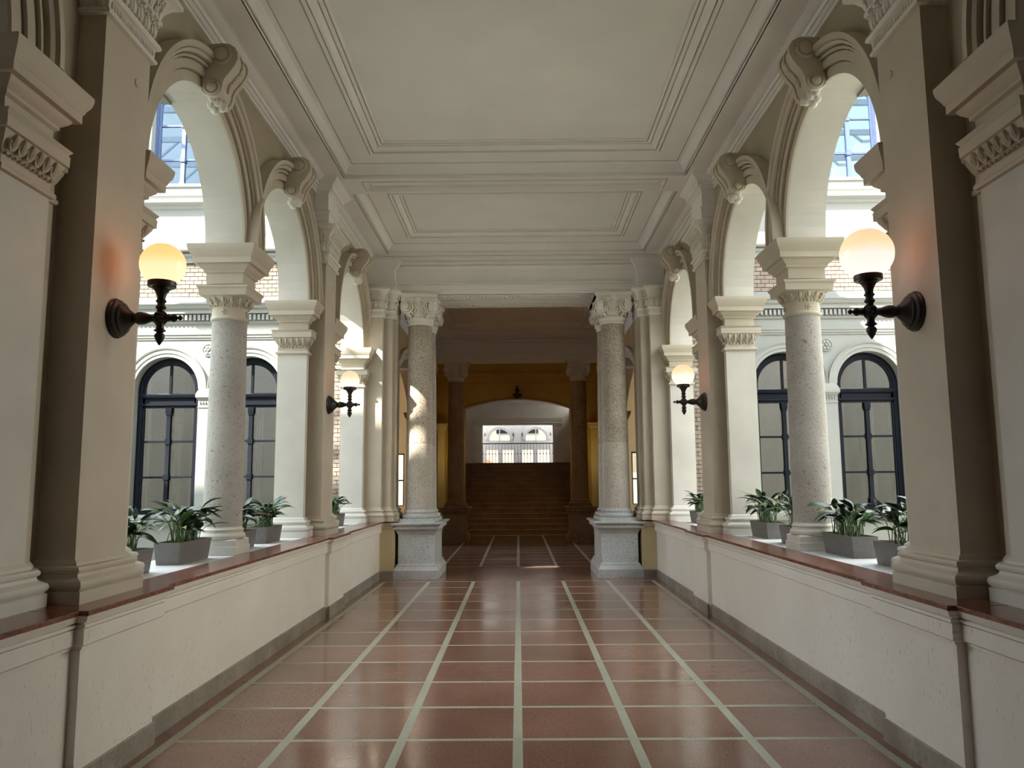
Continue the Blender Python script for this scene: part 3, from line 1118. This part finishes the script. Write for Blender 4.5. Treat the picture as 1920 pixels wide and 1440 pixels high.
# other courtyard masses (out of view; they shape the daylight)
MB().box(-11.2, -10.6, 3.95, 15.2, -.6, 7.0).build('wall_courtyard_outer_left', 'white_bounce_render', label='unseen outer wall of the left courtyard, white to bounce light', cat='wall', kind='structure')
MB().box(10.6, 11.2, 3.95, 15.2, -.6, 12.0).build('wall_courtyard_outer_right', 'white_bounce_render', label='unseen outer wall of the right courtyard, white to bounce light', cat='wall', kind='structure')
MB().box(-30, -3.25, .6, 3.95, -.6, 16.95).build('wall_sun_block_left', 'white_bounce_render', label='unseen block added at near end of left courtyard against the sun', cat='wall', kind='structure')  # added block, tall enough to keep the sun off the near arches
MB().box(3.25, 12, .6, 3.95, -.6, 9.0).build('wall_light_block_right', 'white_bounce_render', label='unseen block added at near end of right courtyard to darken the near arch', cat='wall', kind='structure')  # added block that shuts the near arch off from the sky
MB().box(-3.0, 3.0, .6, 26, 6.3, 9.0).build('wall_upper_storey', 'facade', label='unseen upper storey above the corridor, sized to cut the sun', cat='wall', kind='structure')  # unseen, height set by how much sun reaches the right courtyard
for sx, nm in ((-1, 'left'), (1, 'right')):
    x0, x1 = sorted((sx * 3.06, sx * 11.2))
    MB().box(x0, x1, 3.95, 15.0, -.8, -.6).build('floor_courtyard_' + nm, 'pave', label='pale paving of the ' + nm + ' courtyard', cat='paving', kind='structure')
    tr = MB()
    for k in range(6):
        y = 4.5 + k * 1.8
        tr.box(x0, x1, y, y + .09, 11.3, 11.45)
        for j in range(3):
            xa = x0 + j * (x1 - x0) / 3
            xb_ = x0 + (j + 1) * (x1 - x0) / 3
            tr.tube([(xa, y + .045, 11.35), ((xa + xb_) / 2, y + .045, 12.6), (xb_, y + .045, 11.35)], .05, 5)
    tr.build('trim_skylight_' + nm, 'whitewood', label='steel skylight trusses over the ' + nm + ' courtyard', cat='trusses', kind='structure')

# ------------------------------------------------------------------ windows
wn = [0]


def arched_window(cx, side, label):
    wn[0] += 1
    W = empty('window_%d' % wn[0], (cx, YF + .20, 0), label=label, cat='window', kind='structure')
    r, zs, sl = .60, 3.41, 1.10
    P = lambda u, z, p: (u, -p, z)
    fr = MB()
    for a, b, p in ((.60, .55, .02), (.56, .50, .05), (.51, .465, .03)):
        fr.archmold(P, 0, zs, [(a, -.05), (a, p), (b, p), (b, -.05)], 0, PI, 30)
        for sg in (-1, 1):
            x0, x1 = sorted((sg * a, sg * b))
            fr.box(x0, x1, -p, .05, sl, zs)
    fr.build('frame', 'navy', W)
    MB().run([(-.05, 3.07), (.03, 3.07), (.03, 3.10), (.06, 3.115), (.06, 3.15), (.03, 3.16), (.03, 3.24), (.07, 3.255), (.09, 3.29), (.09, 3.32), (.04, 3.34), (-.05, 3.35)], -.56, .56, lambda t_, p, z: (t_, -p, z)).build('transom', 'navy', W)
    MB().run([(-.05, 1.10), (.10, 1.10), (.10, 1.13), (.05, 1.15), (.05, 1.20), (-.05, 1.20)], -.58, .58, lambda t_, p, z: (t_, -p, z)).build('bottom_rail', 'navy', W)
    mu = MB().rect(-.035, .035, -.05, 0, [(.02, 1.19), (.02, 1.30), (.006, 1.32), (0, 1.34), (0, 2.92), (.012, 2.93), (.012, 2.96), (.02, 2.98), (.02, 3.07)])
    for z in (1.78, 2.44):
        mu.rect(-.035, .035, -.055, 0, [(.012, z - .05), (.012, z + .05)])
    mu.build('mullion', 'navy', W)
    for z in (1.78, 2.44):
        for sg in (-1, 1):
            x0, x1 = sorted((sg * .03, sg * .48))
            MB().box(x0, x1, -.03, .01, z - .018, z + .018).build('glazing_bar', 'navy', W)
    MB().box(-.022, .022, -.03, .01, 3.34, 3.90).build('glazing_bar', 'navy', W)
    for sg in (-1, 1):
        for z0, z1 in ((1.20, 1.77), (1.79, 2.43), (2.45, 3.08)):
            x0, x1 = sorted((sg * .03, sg * .475))
            MB().box(x0, x1, -.008, -.004, z0, z1).build('pane', 'glass', W)
        pts = [(sg * .02, 3.34), (sg * .47, 3.34)] + [(sg * .475 * math.cos(a), 3.40 + .475 * math.sin(a)) for a in [i * PI / 20 for i in range(0, 10)]] + [(sg * .02, 3.875)]
        MB().prism_y(pts, -.008, -.004).build('pane', 'glass', W)
    return W


win_lab = {
    (-1, 0): 'outer arched navy window in left courtyard facade, nearer the wall lamp',
    (-1, 1): 'inner arched navy window in left courtyard facade, half behind the limestone column',
    (1, 0): 'outer arched navy window in right courtyard facade, nearer the wall lamp',
    (1, 1): 'inner arched navy window in right courtyard facade, half behind the limestone column'}
first = None
for sx in (-1, 1):
    for k, x in enumerate(WX):
        if first is None:
            first = arched_window(sx * x, sx, win_lab[(sx, k)])
        else:
            wn[0] += 1
            c_ = copy_tree(first)
            c_.name = 'window_%d' % wn[0]
            c_.location.x = sx * x
            c_['label'] = win_lab[(sx, k)]


def tall_window(cx, label):
    wn[0] += 1
    W = empty('window_%d' % wn[0], (cx, YF + .22, 0), label=label, cat='window', kind='structure')
    f = MB()
    for a, b, p in ((.60, .55, .03), (.56, .50, .06), (.51, .455, .03)):
        for sg in (-1, 1):
            x0, x1 = sorted((sg * a, sg * b))
            f.box(x0, x1, -p, .05, 7.30, 10.0)
    f.box(-.6, .6, -.05, .05, 7.28, 7.36)
    f.build('frame', 'bluegrey', W)
    mu = MB().rect(-.035, .035, -.05, 0, [(.015, 7.36), (.015, 7.46), (0, 7.50), (0, 10.0)])
    for z in (7.93, 8.63):
        mu.rect(-.035, .035, -.055, 0, [(.012, z - .05), (.012, z + .05)])
    mu.build('mullion', 'bluegrey', W)
    zz = [7.36, 7.93, 8.63, 9.33, 10.0]
    for z in zz[1:-1]:
        for sg in (-1, 1):
            x0, x1 = sorted((sg * .03, sg * .46))
            MB().box(x0, x1, -.03, .01, z - .018, z + .018).build('glazing_bar', 'bluegrey', W)
    for sg in (-1, 1):
        for a, b in zip(zz[:-1], zz[1:]):
            x0, x1 = sorted((sg * .03, sg * .46))
            MB().box(x0, x1, -.008, -.004, a, b).build('pane', 'glass_hi', W)
    return W


tw = tall_window(-6.47, 'tall blue framed upper window at top of left arch')
wn[0] += 1
t2 = copy_tree(tw)
t2.name = 'window_%d' % wn[0]
t2.location.x = 6.47
t2['label'] = 'tall blue framed upper window at top of right arch'

# dim rooms behind the courtyard windows
for sx, nm in ((-1, 'left'), (1, 'right')):
    for z0, z1, tg in ((.6, 4.3, 'lower'), (7.0, 10.6, 'upper')):
        x0, x1 = sorted((sx * 3.8, sx * 8.0))
        rm = MB()
        rm.box(x0, x1, YF + 2.6, YF + 2.7, z0, z1)
        rm.box(x0, x1, YF + .45, YF + 2.7, z0 - .1, z0)
        rm.box(x0, x1, YF + .45, YF + 2.7, z1, z1 + .1)
        rm.box(x0 - .1, x0, YF + .45, YF + 2.7, z0, z1)
        rm.box(x1, x1 + .1, YF + .45, YF + 2.7, z0, z1)
        rm.build('wall_room_%s_%s' % (tg, nm), 'room', label='dim %s room behind the %s courtyard windows' % (tg, nm), cat='room', kind='structure')


def curtain(cx, w_, z0, z1, label, y=YF + .34):
    m_ = MB()
    n = 14
    vs, fs = [], []
    for i in range(n + 1):
        x = -w_ / 2 + w_ * i / n
        yy = .025 * math.sin(i * 1.9)
        vs += [(x, yy, z0), (x, yy, z1), (x, yy + .012, z0), (x, yy + .012, z1)]
    for i in range(n):
        a = i * 4
        fs += [(a, a + 4, a + 5, a + 1), (a + 2, a + 3, a + 7, a + 6)]
    m_.add(vs, fs)
    m_.build('curtain', 'curtain', label=label, cat='curtain', group='curtains in the courtyard windows', loc=(cx, y, 0))


curtain(-6.40, .15, 1.2, 3.1, 'narrow white curtain by mullion of outer left courtyard window')
curtain(-6.98, .12, 1.2, 3.1, 'narrow white curtain at far edge of outer left courtyard window')
curtain(-4.86, .15, 1.2, 3.1, 'narrow white curtain by mullion of inner left courtyard window')
curtain(6.62, .15, 1.2, 3.1, 'narrow white curtain by mullion of outer right courtyard window')
curtain(7.02, .10, 1.2, 3.1, 'narrow white curtain at far edge of outer right courtyard window')
curtain(5.12, .15, 1.2, 3.1, 'narrow white curtain by mullion of inner right courtyard window')

# landing window (double, white)
wn[0] += 1
LW = empty('window_%d' % wn[0], (0, 34.3, 0), label='white double arched window lighting the stair landing', cat='window', kind='structure')
lw_f, lw_r = MB(), MB()


def PW(u, z, d):
    return (u, d, z)


def lwpts(c):
    return [(c + .44 * math.cos(PI - PI * i / 20), 3.47 + .44 * math.sin(PI - PI * i / 20)) for i in range(21)]


arch_wall(lw_f, lw_r, PW, -2.2, 2.2, 2.36, 4.6, [(lwpts(-.78), 3.42), (lwpts(.78), 3.42)], .12)
# cut the lower lights as real openings: replace the solid lower field by posts and rails
lw_f = MB()
lw_r = MB()
arch_wall(lw_f, lw_r, PW, -2.2, 2.2, 3.30, 4.6, [(lwpts(-.78), 3.42), (lwpts(.78), 3.42)], .12)
lw_f.build('arched_head', 'whitewood', LW)
lw_r.build('head_reveal', 'whitewood', LW)
for x0, x1 in ((-2.2, -1.38), (-.94 + .10, -.62 - .04), (-.18, .18), (.66, .84), (1.38, 2.2)):
    MB().box(x0, x1, -.03, .12, 2.30, 3.30).build('post', 'whitewood', LW)
for c in (-.78, .78):
    MB().archmold(lambda u, z, p: (u, -p, z), c, 3.47, [(.44, 0), (.44, .03), (.5, .03), (.51, .05), (.58, .05), (.58, 0)]).build('head_moulding', 'whitewood', LW)
    MB().box(c - .02, c + .02, -.02, .05, 3.42, 3.92).build('glazing_bar', 'whitewood', LW)
    MB().box(c - .60, c + .60, -.02, .05, 3.02, 3.30).build('transom', 'whitewood', LW)
    MB().box(c - .60, c + .60, .05, .054, 2.36, 3.02).build('pane', 'glass', LW)
    MB().prism_y([(c - .44, 3.42), (c + .44, 3.42)] + [(c + .44 * math.cos(PI * i / 16), 3.47 + .44 * math.sin(PI * i / 16)) for i in range(17)], .05, .054).build('pane', 'glass', LW)
MB().box(-.16, .16, -.06, 0, 2.36, 4.05).build('centre_pilaster', 'whitewood', LW)
for x in (-1.42, -.14 - .05, .19, 1.42):
    MB().box(x - .015, x + .015, -.09, -.03, 3.62, 3.74).build('hinge', 'iron', LW)

# windows of the side halls
for sx, nm in ((-1, 'left'), (1, 'right')):
    wn[0] += 1
    W = empty('window_%d' % wn[0], (sx * 3.98, 25.1, 0), label='narrow bright window glimpsed between pilaster and column on the ' + nm, cat='window', kind='structure')
    f = MB()
    f.box(-.45, -.38, -.05, .05, .9, 2.6).box(.38, .45, -.05, .05, .9, 2.6).box(-.45, .45, -.05, .05, .85, .95).box(-.45, .45, -.05, .05, 2.52, 2.62).box(-.4, .4, -.02, .02, 1.70, 1.74)
    f.build('frame', 'navy', W)
    MB().box(-.38, .38, 0, .004, .95, 2.52).build('pane', M['daylit'] if 'daylit' in M else 'glass', W)

# =================================================================== THINGS
# ------------------------------------------------------------------ big columns
VOL = .088


def ionic(par, cx=0, cy=0):
    class CB(MB):
        def build(s, *a, **k):
            s.v = [(x, y, 4.49 + (z - 4.47) * 1.147) for x, y, z in s.v]
            return MB.build(s, *a, **k)
    nk = CB().lathe([(.213, 4.47), (.222, 4.475), (.232, 4.49), (.224, 4.51), (.222, 4.515), (.24, 4.525), (.252, 4.55), (.246, 4.575), (.225, 4.59), (.21, 4.60)], 36)
    nk.build('necking', 'stucco', par)
    c = CB()
    c.lathe([(.205, 4.59), (.215, 4.66), (.25, 4.74), (.27, 4.80), (.27, 4.83)], 28)
    # concave-sided abacus
    out = []
    for k in range(4):
        a = k * PI / 2
        for i in range(9):
            t = -1 + 2 * i / 8
            dd = .325 - .045 * (1 - t * t)
            u = t * .33
            out.append((dd * math.cos(a) - u * math.sin(a), dd * math.sin(a) + u * math.cos(a)))
    for z0, z1, sc in ((4.83, 4.90, .96), (4.90, 4.96, 1.05)):
        c.prism([(x * sc, y * sc) for x, y in out], lambda p, q, z=z0: (p, q, z), lambda p, q, z=z1: (p, q, z))
    c.build('capital', 'stucco', par)
    v = CB()
    for k in range(4):
        Rm = Matrix.Rotation(k * PI / 2, 4, 'Z')
        for sg in (-1, 1):
            mt = Rm @ Matrix.Translation((sg * .215, -.285, 4.755)) @ Matrix.Rotation(R_(90), 4, 'X')
            v.lathe([(.120, -.09), (.122, .018), (.108, .026), (.098, .022), (.096, -.012), (.084, -.012), (.082, .024), (.066, .030), (.058, .022), (.056, -.012), (.044, -.012), (.042, .026), (.030, .040), (.014, .046), (.001, .046)], 22, mt, False)
            pts = []
            for i in range(8):
                t = i / 7
                pts.append(Rm @ Vector((sg * (.215 - .175 * t), -.298 + .012 * t, 4.868 - .0 * t + .012 * math.sin(t * PI))))
            v.tube(pts, .014, 5)
            # acanthus under the volute
            for dx, dz, r in ((.20, -.12, .035), (.25, -.10, .03), (.17, -.15, .028)):
                q = Rm @ Vector((sg * dx * .9, -.215, 4.75 + dz))
                v.ell(q, r * .8, r * .8, r * 1.2, 7, 5)
        for (x, z, rx, rz) in ((0, 4.87, .06, .05), (0, 4.93, .05, .035), (-.045, 4.905, .028, .028), (.045, 4.905, .028, .028), (0, 4.80, .045, .05), (-.07, 4.70, .03, .045), (.07, 4.70, .03, .045), (0, 4.69, .03, .05), (-.12, 4.66, .022, .03), (.12, 4.66, .022, .03)):
            q = Rm @ Vector((x, -.272 if z > 4.75 else -.225, z))
            v.ell(q, rx if k % 2 == 0 else .035, .035 if k % 2 == 0 else rx, rz, 8, 5)
    v.build('volutes', 'stucco', par)


COLB = [(.30, 1.02), (.312, 1.035), (.318, 1.055), (.312, 1.078), (.296, 1.09), (.272, 1.095), (.262, 1.105), (.266, 1.115), (.274, 1.125), (.274, 1.14), (.262, 1.152), (.25, 1.156), (.246, 1.17), (.243, 1.18)]


def big_column(x, y, label, group, shaft=None, base='granite_grey'):
    c = empty('column', (x, y, 0), label=label, cat='column', group=group)
    b = MB().rect(-.315, .315, -.315, .315, [(0, .957), (0, 1.02)])
    b.lathe(COLB, 36)
    b.build('base', base, c)
    def rad(z):
        t = (z - 1.18) / (4.47 - 1.18)
        return .243 - .030 * t ** 1.4
    lo = [(rad(z), z) for z in [1.18 + (2.34 - 1.18) * i / 6 for i in range(7)]]
    MB().lathe(lo + [(lo[-1][0] - .006, 2.344)], 40).build('lower_drum', shaft or 'granite', c)
    up = [(rad(z), z) for z in [2.35 + (4.50 - 2.35) * i / 8 for i in range(9)]]
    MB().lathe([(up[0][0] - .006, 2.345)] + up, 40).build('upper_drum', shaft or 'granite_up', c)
    ionic(c)
    return c


def pedestal(x, y0, y1, label, mat, cap='marble'):
    p = empty('pedestal', (x, (y0 + y1) / 2, 0), label=label, cat='pedestal')
    h = (y1 - y0) / 2
    MB().rect(-.315, .315, -h + .075, h - .075, [(.075, 0), (.075, .145), (.068, .152), (.05, .19), (.035, .205), (.03, .235), (.004, .25), (0, .26), (0, .75)]).build('die', mat, p)
    MB().rect(-.315, .315, -h + .075, h - .075, [(0, .75), (.012, .765), (.02, .79), (.045, .83), (.075, .845), (.085, .85), (.085, .90)]).build('cornice', mat, p)
    MB().rect(-.315, .315, -h + .075, h - .075, [(.08, .901), (.10, .915), (.13, .925), (.135, .95), (.125, .957)]).build('top_slab', mat, p)
    for sx in (-1, 1):
        x0, x1 = sorted((sx * .30, sx * .325))
        MB().box(x0, x1, -h + .30, -h + .34, .26, .75).build('side_rib', mat, p)
    return p


for sx, nm in ((-1, 'left'), (1, 'right')):
    X = sx * 1.765
    pedestal(X, 13.93, 15.42, 'grey granite pedestal carrying the %s front pair of columns' % nm, 'granite_grey')
    big_column(X, 14.36, 'speckled granite ionic column at front of %s pedestal' % nm, None)
    big_column(X, 15.05, 'speckled granite ionic column half hidden behind the %s front column' % nm, None)
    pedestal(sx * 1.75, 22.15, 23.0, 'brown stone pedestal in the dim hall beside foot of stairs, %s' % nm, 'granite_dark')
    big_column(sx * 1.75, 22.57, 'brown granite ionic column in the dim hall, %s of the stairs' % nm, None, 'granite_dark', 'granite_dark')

# ------------------------------------------------------------------ arcade columns between the double arches
YC = 7.77


def arcade_column(label):
    c = empty('arcade_column', (2.85, YC, ZL), label=label, cat='column')
    z = -ZL
    b = MB().rect(-.205, .205, -.205, .205, [(0, 0), (0, .075), (-.01, .08), (-.01, .135), (-.03, .145)])
    b.lathe([(.20, .14), (.215, .155), (.218, .175), (.208, .195), (.195, .20), (.192, .215), (.20, .225), (.20, .235), (.187, .245), (.182, .26)], 32)
    b.build('base', 'pier', c)
    MB().lathe([(.182 - .016 * (i / 10) ** 1.3, .26 + (3.245 + z - .26) * i / 10) for i in range(11)], 40).build('shaft', 'lime', c)
    k = MB().lathe([(.167, 3.243 + z), (.18, 3.25 + z), (.186, 3.265 + z), (.178, 3.28 + z), (.168, 3.285 + z), (.166, 3.37 + z), (.18, 3.40 + z), (.205, 3.45 + z), (.22, 3.48 + z)], 32)
    k.rect(-.18, .18, -.18, .18, [(.03, 3.475 + z), (.05, 3.48 + z), (.055, 3.54 + z), (.07, 3.56 + z), (.07, 3.575 + z), (0, 3.577 + z)])
    k.build('capital', 'cream', c)
    e = MB()
    for i in range(16):
        a = 2 * PI * i / 16
        Fm = Matrix.Rotation(a + PI / 2, 3, 'Z') @ Matrix.Rotation(R_(28), 3, 'X')
        e.ell((.207 * math.cos(a), .207 * math.sin(a), 3.432 + z), .018, .016, .036, 7, 5, Fm)
        pts = []
        for j in range(8):
            t_ = PI * (1 + j / 7)
            l = Fm @ Vector((math.cos(t_) * .031, -.004, math.sin(t_) * .042 + .01))
            pts.append((.207 * math.cos(a) + l.x, .207 * math.sin(a) + l.y, 3.432 + z + l.z))
        e.tube(pts, .006, 5)
    for i in range(32):
        a = 2 * PI * i / 32
        e.ell((.178 * math.cos(a), .178 * math.sin(a), 3.386 + z), .013, .013, .010, 6, 4)
    e.build('egg_moulding', 'cream', c)
    ro = MB()
    for i in range(4):
        a = i * PI / 2 + PI / 4 * 0
        px, py = .168 * math.cos(a), .168 * math.sin(a)
        for j in range(5):
            t_ = 2 * PI * j / 5
            ro.ell((px - math.sin(a) * .02 * math.cos(t_), py + math.cos(a) * .02 * math.cos(t_), 3.328 + z + .02 * math.sin(t_)), .013, .013, .013, 6, 4)
        ro.ell((px * 1.04, py * 1.04, 3.328 + z), .011, .011, .011, 6, 4)
    ro.build('rosettes', 'cream', c)
    MB().rect(-.18, .18, -.18, .18, [(o, q + z) for o, q in IMP]).build('impost', 'cream', c)
    # block between the two arches
    MB().box(-.178, .17, -.176, .178, SPR + z, SPR + .04 + z).build('springer', 'soffit', c)
    return c


rc = arcade_column('pitted limestone column between the two right arches')
lc = mirrored(rc, 'arcade_column', 'pitted limestone column between the two left arches')

# ------------------------------------------------------------------ wall lamps


def wall_lamp(sx, y, R, gm, label):
    L_ = empty('wall_lamp', (sx * 2.525, y, 2.695), label=label, cat='wall lamp', group='globe wall lamps')
    A = Matrix.Rotation(R_(-90 * sx), 4, 'Y')       # local z -> towards the corridor
    MB().lathe([(.125, 0), (.127, .012), (.118, .022), (.116, .034), (.100, .045), (.096, .058), (.078, .068), (.062, .085), (.050, .098), (.040, .112), (.030, .118)], 28, A).build('backplate', 'iron', L_)
    MB().lathe([(.026, .11), (.030, .125), (.040, .145), (.042, .165), (.036, .195), (.024, .225), (.019, .245), (.022, .262), (.018, .275), (.016, .29)], 20, A).build('arm', 'iron', L_)
    gx = -sx * .285
    h = MB().ell((gx, 0, 0), .044, .044, .046, 16, 10)
    h.lathe([(.048, -.008), (.05, 0), (.048, .008)], 18, Matrix.Translation((gx, 0, .0)) @ Matrix.Rotation(R_(90), 4, 'X'))
    for k in range(6):
        a = 2 * PI * k / 6
        h.ell((gx + .022 * math.cos(a), -.040, .022 * math.sin(a)), .012, .012, .012, 6, 4)
    h.build('hub', 'iron', L_)
    E_ = Matrix.Translation((gx, 0, 0)) @ A
    MB().lathe([(.022, .04), (.024, .055), (.016, .062), (.024, .075), (.027, .085), (.020, .100), (.012, .106), (.009, .112), (.015, .120), (.016, .130), (.010, .139), (.002, .141)], 14, E_).build('end_knob', 'iron', L_)
    T = Matrix.Translation((gx, 0, 0))
    MB().lathe([(.022, .04), (.022, .055), (.030, .062), (.033, .07), (.024, .082), (.022, .095), (.030, .105), (.033, .110), (.025, .120), (.026, .14), (.036, .165), (.045, .18), (.049, .185), (.055, .186), (.056, .198), (.082, .200), (.086, .205), (.086, .235), (.082, .24)], 24, T).build('lamp_cup', 'iron', L_)
    MB().lathe([(.002, -.175), (.010, -.165), (.022, -.145), (.031, -.122), (.032, -.112), (.026, -.100), (.018, -.095), (.024, -.088), (.036, -.083), (.036, -.078), (.026, -.070), (.022, -.055), (.028, -.035)], 20, T).build('finial', 'iron', L_)
    zc = .23 + math.sqrt(R * R - .078 ** 2)
    MB().ell((0, 0, 0), R, R, R, 36, 22).build('globe', gm, L_, loc=(gx, 0, zc))
    return L_


wall_lamp(-1, 4.92, .140, 'globe_a', 'black bracket lamp with amber globe on near left pilaster')
wall_lamp(1, 4.92, .163, 'globe_b', 'black bracket lamp with large pale globe on near right pilaster')
wall_lamp(-1, 10.60, .128, 'globe_b', 'small distant bracket lamp on far left pilaster')
wall_lamp(1, 10.60, .150, 'globe_b', 'small distant bracket lamp on far right pilaster')

# dark lamp at the crown of the stair arch
pl = empty('arch_lamp', (0, 24.85, 4.23), label='dark bowl lamp with finial at the crown of stair arch', cat='lamp')
MB().lathe([(.01, 0), (.07, .03), (.10, .06), (.11, .10), (.15, .12), (.15, .16), (.10, .17), (.05, .19)], 24).build('bowl', 'iron', pl)
MB().lathe([(.03, .18), (.03, .22), (.075, .26), (.08, .29), (.06, .32), (.03, .34), (.025, .37), (.035, .385), (.02, .42), (.004, .44)], 18).build('finial', 'iron', pl)
MB().box(-.02, .02, 0, .15, .09, .13).build('wall_arm', 'iron', pl)

# lamps added out of view behind the hall columns to light the end piers
for sx, nm in ((-1, 'left'), (1, 'right')):
    sl = empty('added_hall_lamp', (sx * 1.86, 23.9, 0), label='globe lamp added out of view behind the %s hall column' % nm, cat='added lamp')
    MB().lathe([(.16, 0), (.16, .02), (.05, .05), (.02, .08), (.018, 2.30), (.05, 2.32), (.06, 2.36)], 16).build('pole', 'iron', sl)
    MB().ell((0, 0, 0), .13, .13, .13, 18, 12).build('globe', globe_mat('hall_globe_' + nm, (1.0, .60, .12), 5.0), sl, loc=(0, 0, 2.47))

# ------------------------------------------------------------------ staircase and railing
st = empty('staircase', (0, 25.25, 0), label='broad dark red stone staircase rising under the end arch', cat='staircase')
for k in range(15):
    MB().rect(-2.34, 2.34, k * .313 + .03, k * .313 + .36, [(0, k * .157 - (.0 if k == 0 else .0)), (0, (k + 1) * .157 - .045), (.018, (k + 1) * .157 - .038), (.026, (k + 1) * .157 - .018), (.018, (k + 1) * .157), ]).build('step', 'stair', st)
for sx, nm in ((-1, 'left'), (1, 'right')):
    hr = empty('handrail', (sx * 2.2, 25.3, 0), label='dark handrail along the %s side of the stairs' % nm, cat='handrail')
    MB().tube([(0, 0, .95), (0, 1.2, 1.45), (0, 4.6, 3.2), (0, 5.4, 3.3)], .035, 8).build('rail', 'stair', hr)
    for k in range(5):
        y = .2 + k * 1.05
        MB().tube([(0, y, y / 4.7 * 2.35 + .1), (0, y, y / 4.7 * 2.35 + .98)], .018, 6).build('post', 'iron', hr)

rl = empty('landing_railing', (0, 32.75, 2.355), label='black iron railing across the landing window', cat='railing')
MB().box(-1.46, 1.46, -.03, .03, .84, .88).build('top_rail', 'iron', rl)
MB().box(-1.46, 1.46, -.015, .015, .05, .075).build('bottom_rail', 'iron', rl)
for k in range(23):
    x = -1.44 + 2.88 * k / 22
    bo = MB().box(x - .007, x + .007, -.007, .007, .0 if k in (0, 11, 22) else .07, .85).build('baluster', 'iron', rl)
    MB().ell((x, 0, .44), .026, .026, .026, 8, 6).build('knob', 'iron', bo)

# ------------------------------------------------------------------ planters with plants
leaf_mes = []
for v_ in range(4):
    m_ = MB()
    n = 7
    Lh = 1.0
    droop = (.12, .28, .45, .05)[v_]
    wd = (.15, .13, .16, .12)[v_]
    vs, fs = [], []
    for i in range(n + 1):
        t_ = i / n
        x = t_ * (1 - .12 * droop * t_)
        z = .12 * math.sin(t_ * PI * .6) - droop * t_ * t_
        ww = wd * math.sin(PI * min(1, t_ ** .75)) ** .8 if 0 < t_ < 1 else .004
        vs += [(x, -ww, z + ww * .35), (x, 0, z), (x, ww, z + ww * .35)]
    for i in range(n):
        a = i * 3
        fs += [(a, a + 3, a + 4, a + 1), (a + 1, a + 4, a + 5, a + 2)]
    m_.add(vs, fs)
    me = bpy.data.meshes.new('leaf')
    me.from_pydata(m_.v, [], m_.f)
    me.polygons.foreach_set('use_smooth', [True] * len(me.polygons))
    me.materials.append(M['leaf'])
    leaf_mes.append(me)


def planter(sx, x, y0, y1, label, nl, hmax=.34, lean=0.0):
    H = .185
    p = empty('planter', (sx * (x + .115), (y0 + y1) / 2, ZL - .002), label=label, cat='planter', group='grey planters on the ledges')
    h = (y1 - y0) / 2
    b = MB().rect(-.092, .092, -h + .02, h - .02, [(0, 0), (.02, H), (.012, H), (.010, H - .02)], True, False)
    b.build('box', 'planter', p, flat=True)
    MB().rect(-.10, .10, -h + .014, h - .014, [(0, H - .03), (0, H - .02)]).build('soil', 'soil', p)
    stems = MB()
    for i in range(int(nl * 1.35)):
        by = random.uniform(-h + .08, h - .08)
        bx = random.uniform(-.05, .05)
        az = random.uniform(0, 2 * PI)
        el = random.uniform(.25, 1.0)
        ht = hmax * random.uniform(.30, .78)
        out = ht * random.uniform(.12, .55)
        dx, dy = math.cos(az), math.sin(az)
        tip = Vector((bx + dx * out, by + dy * out, H - .02 + ht))
        stems.tube([(bx, by, H - .025), (bx + dx * out * .35, by + dy * out * .35, H + ht * .55), tip], [.0045, .004, .003], 4, False)
        sc = random.uniform(.14, .22) * (hmax / .34)
        o = inst('leaf', random.choice(leaf_mes), p, tip, (random.uniform(-.5, .5), -random.uniform(-.15, .75), az + random.uniform(-.5, .5)), (sc, sc * random.uniform(.9, 1.25), sc))
    stems.build('stems', 'stem', p, kind='stuff')
    return p


planter(-1, 2.79, 5.42, 6.20, 'grey planter with leafy plant half hidden by near left pilaster', 42)
planter(-1, 2.79, 6.68, 7.36, 'grey planter with leafy plant just before the left limestone column', 52, .36)
planter(-1, 2.79, 8.02, 8.62, 'grey planter with leafy plant just beyond the left limestone column', 44)
planter(-1, 2.79, 8.98, 9.55, 'grey planter with leafy plant beside far pier of second left arch', 44)
planter(-1, 2.78, 12.42, 12.95, 'grey planter with leafy plant in the farthest left arch', 40)
planter(1, 2.83, 6.85, 7.52, 'grey planter with leafy plant just before the right limestone column', 52, .34)
planter(1, 2.83, 5.62, 6.45, 'grey planter with leafy plant half hidden by near right pilaster', 42, .36)
planter(1, 2.82, 9.15, 9.80, 'grey planter with leafy plant beside far pier of second right arch', 50, .38)
planter(1, 2.82, 8.10, 8.72, 'grey planter with leafy plant just beyond the right limestone column', 46, .38)
planter(1, 2.78, 12.50, 13.05, 'grey planter with leafy plant in the farthest right arch', 40)

# ------------------------------------------------------------------ outside, beyond the landing window
ob = empty('neighbour_building', (0, 52, 0), label='sunlit pale building seen through the landing window', cat='building')
MB().box(-9, 9, 0, 4, 0, 14).build('wall', 'facade', ob)
for k in range(6):
    MB().box(-5 + k * 1.8, -4.1 + k * 1.8, -.08, 0, 4.8, 6.6).build('window', 'navy', ob)
rf = empty('neighbour_roof', (-2.0, 44, 0), label='red tiled roof outside, low in left half of landing window', cat='roof')
MB().prism_y([(-4, 1.0), (1.6, 1.0), (1.6, 2.2), (-2.2, 4.2), (-4, 4.4)], 0, 3).build('roof_slope', 'roofred', rf)
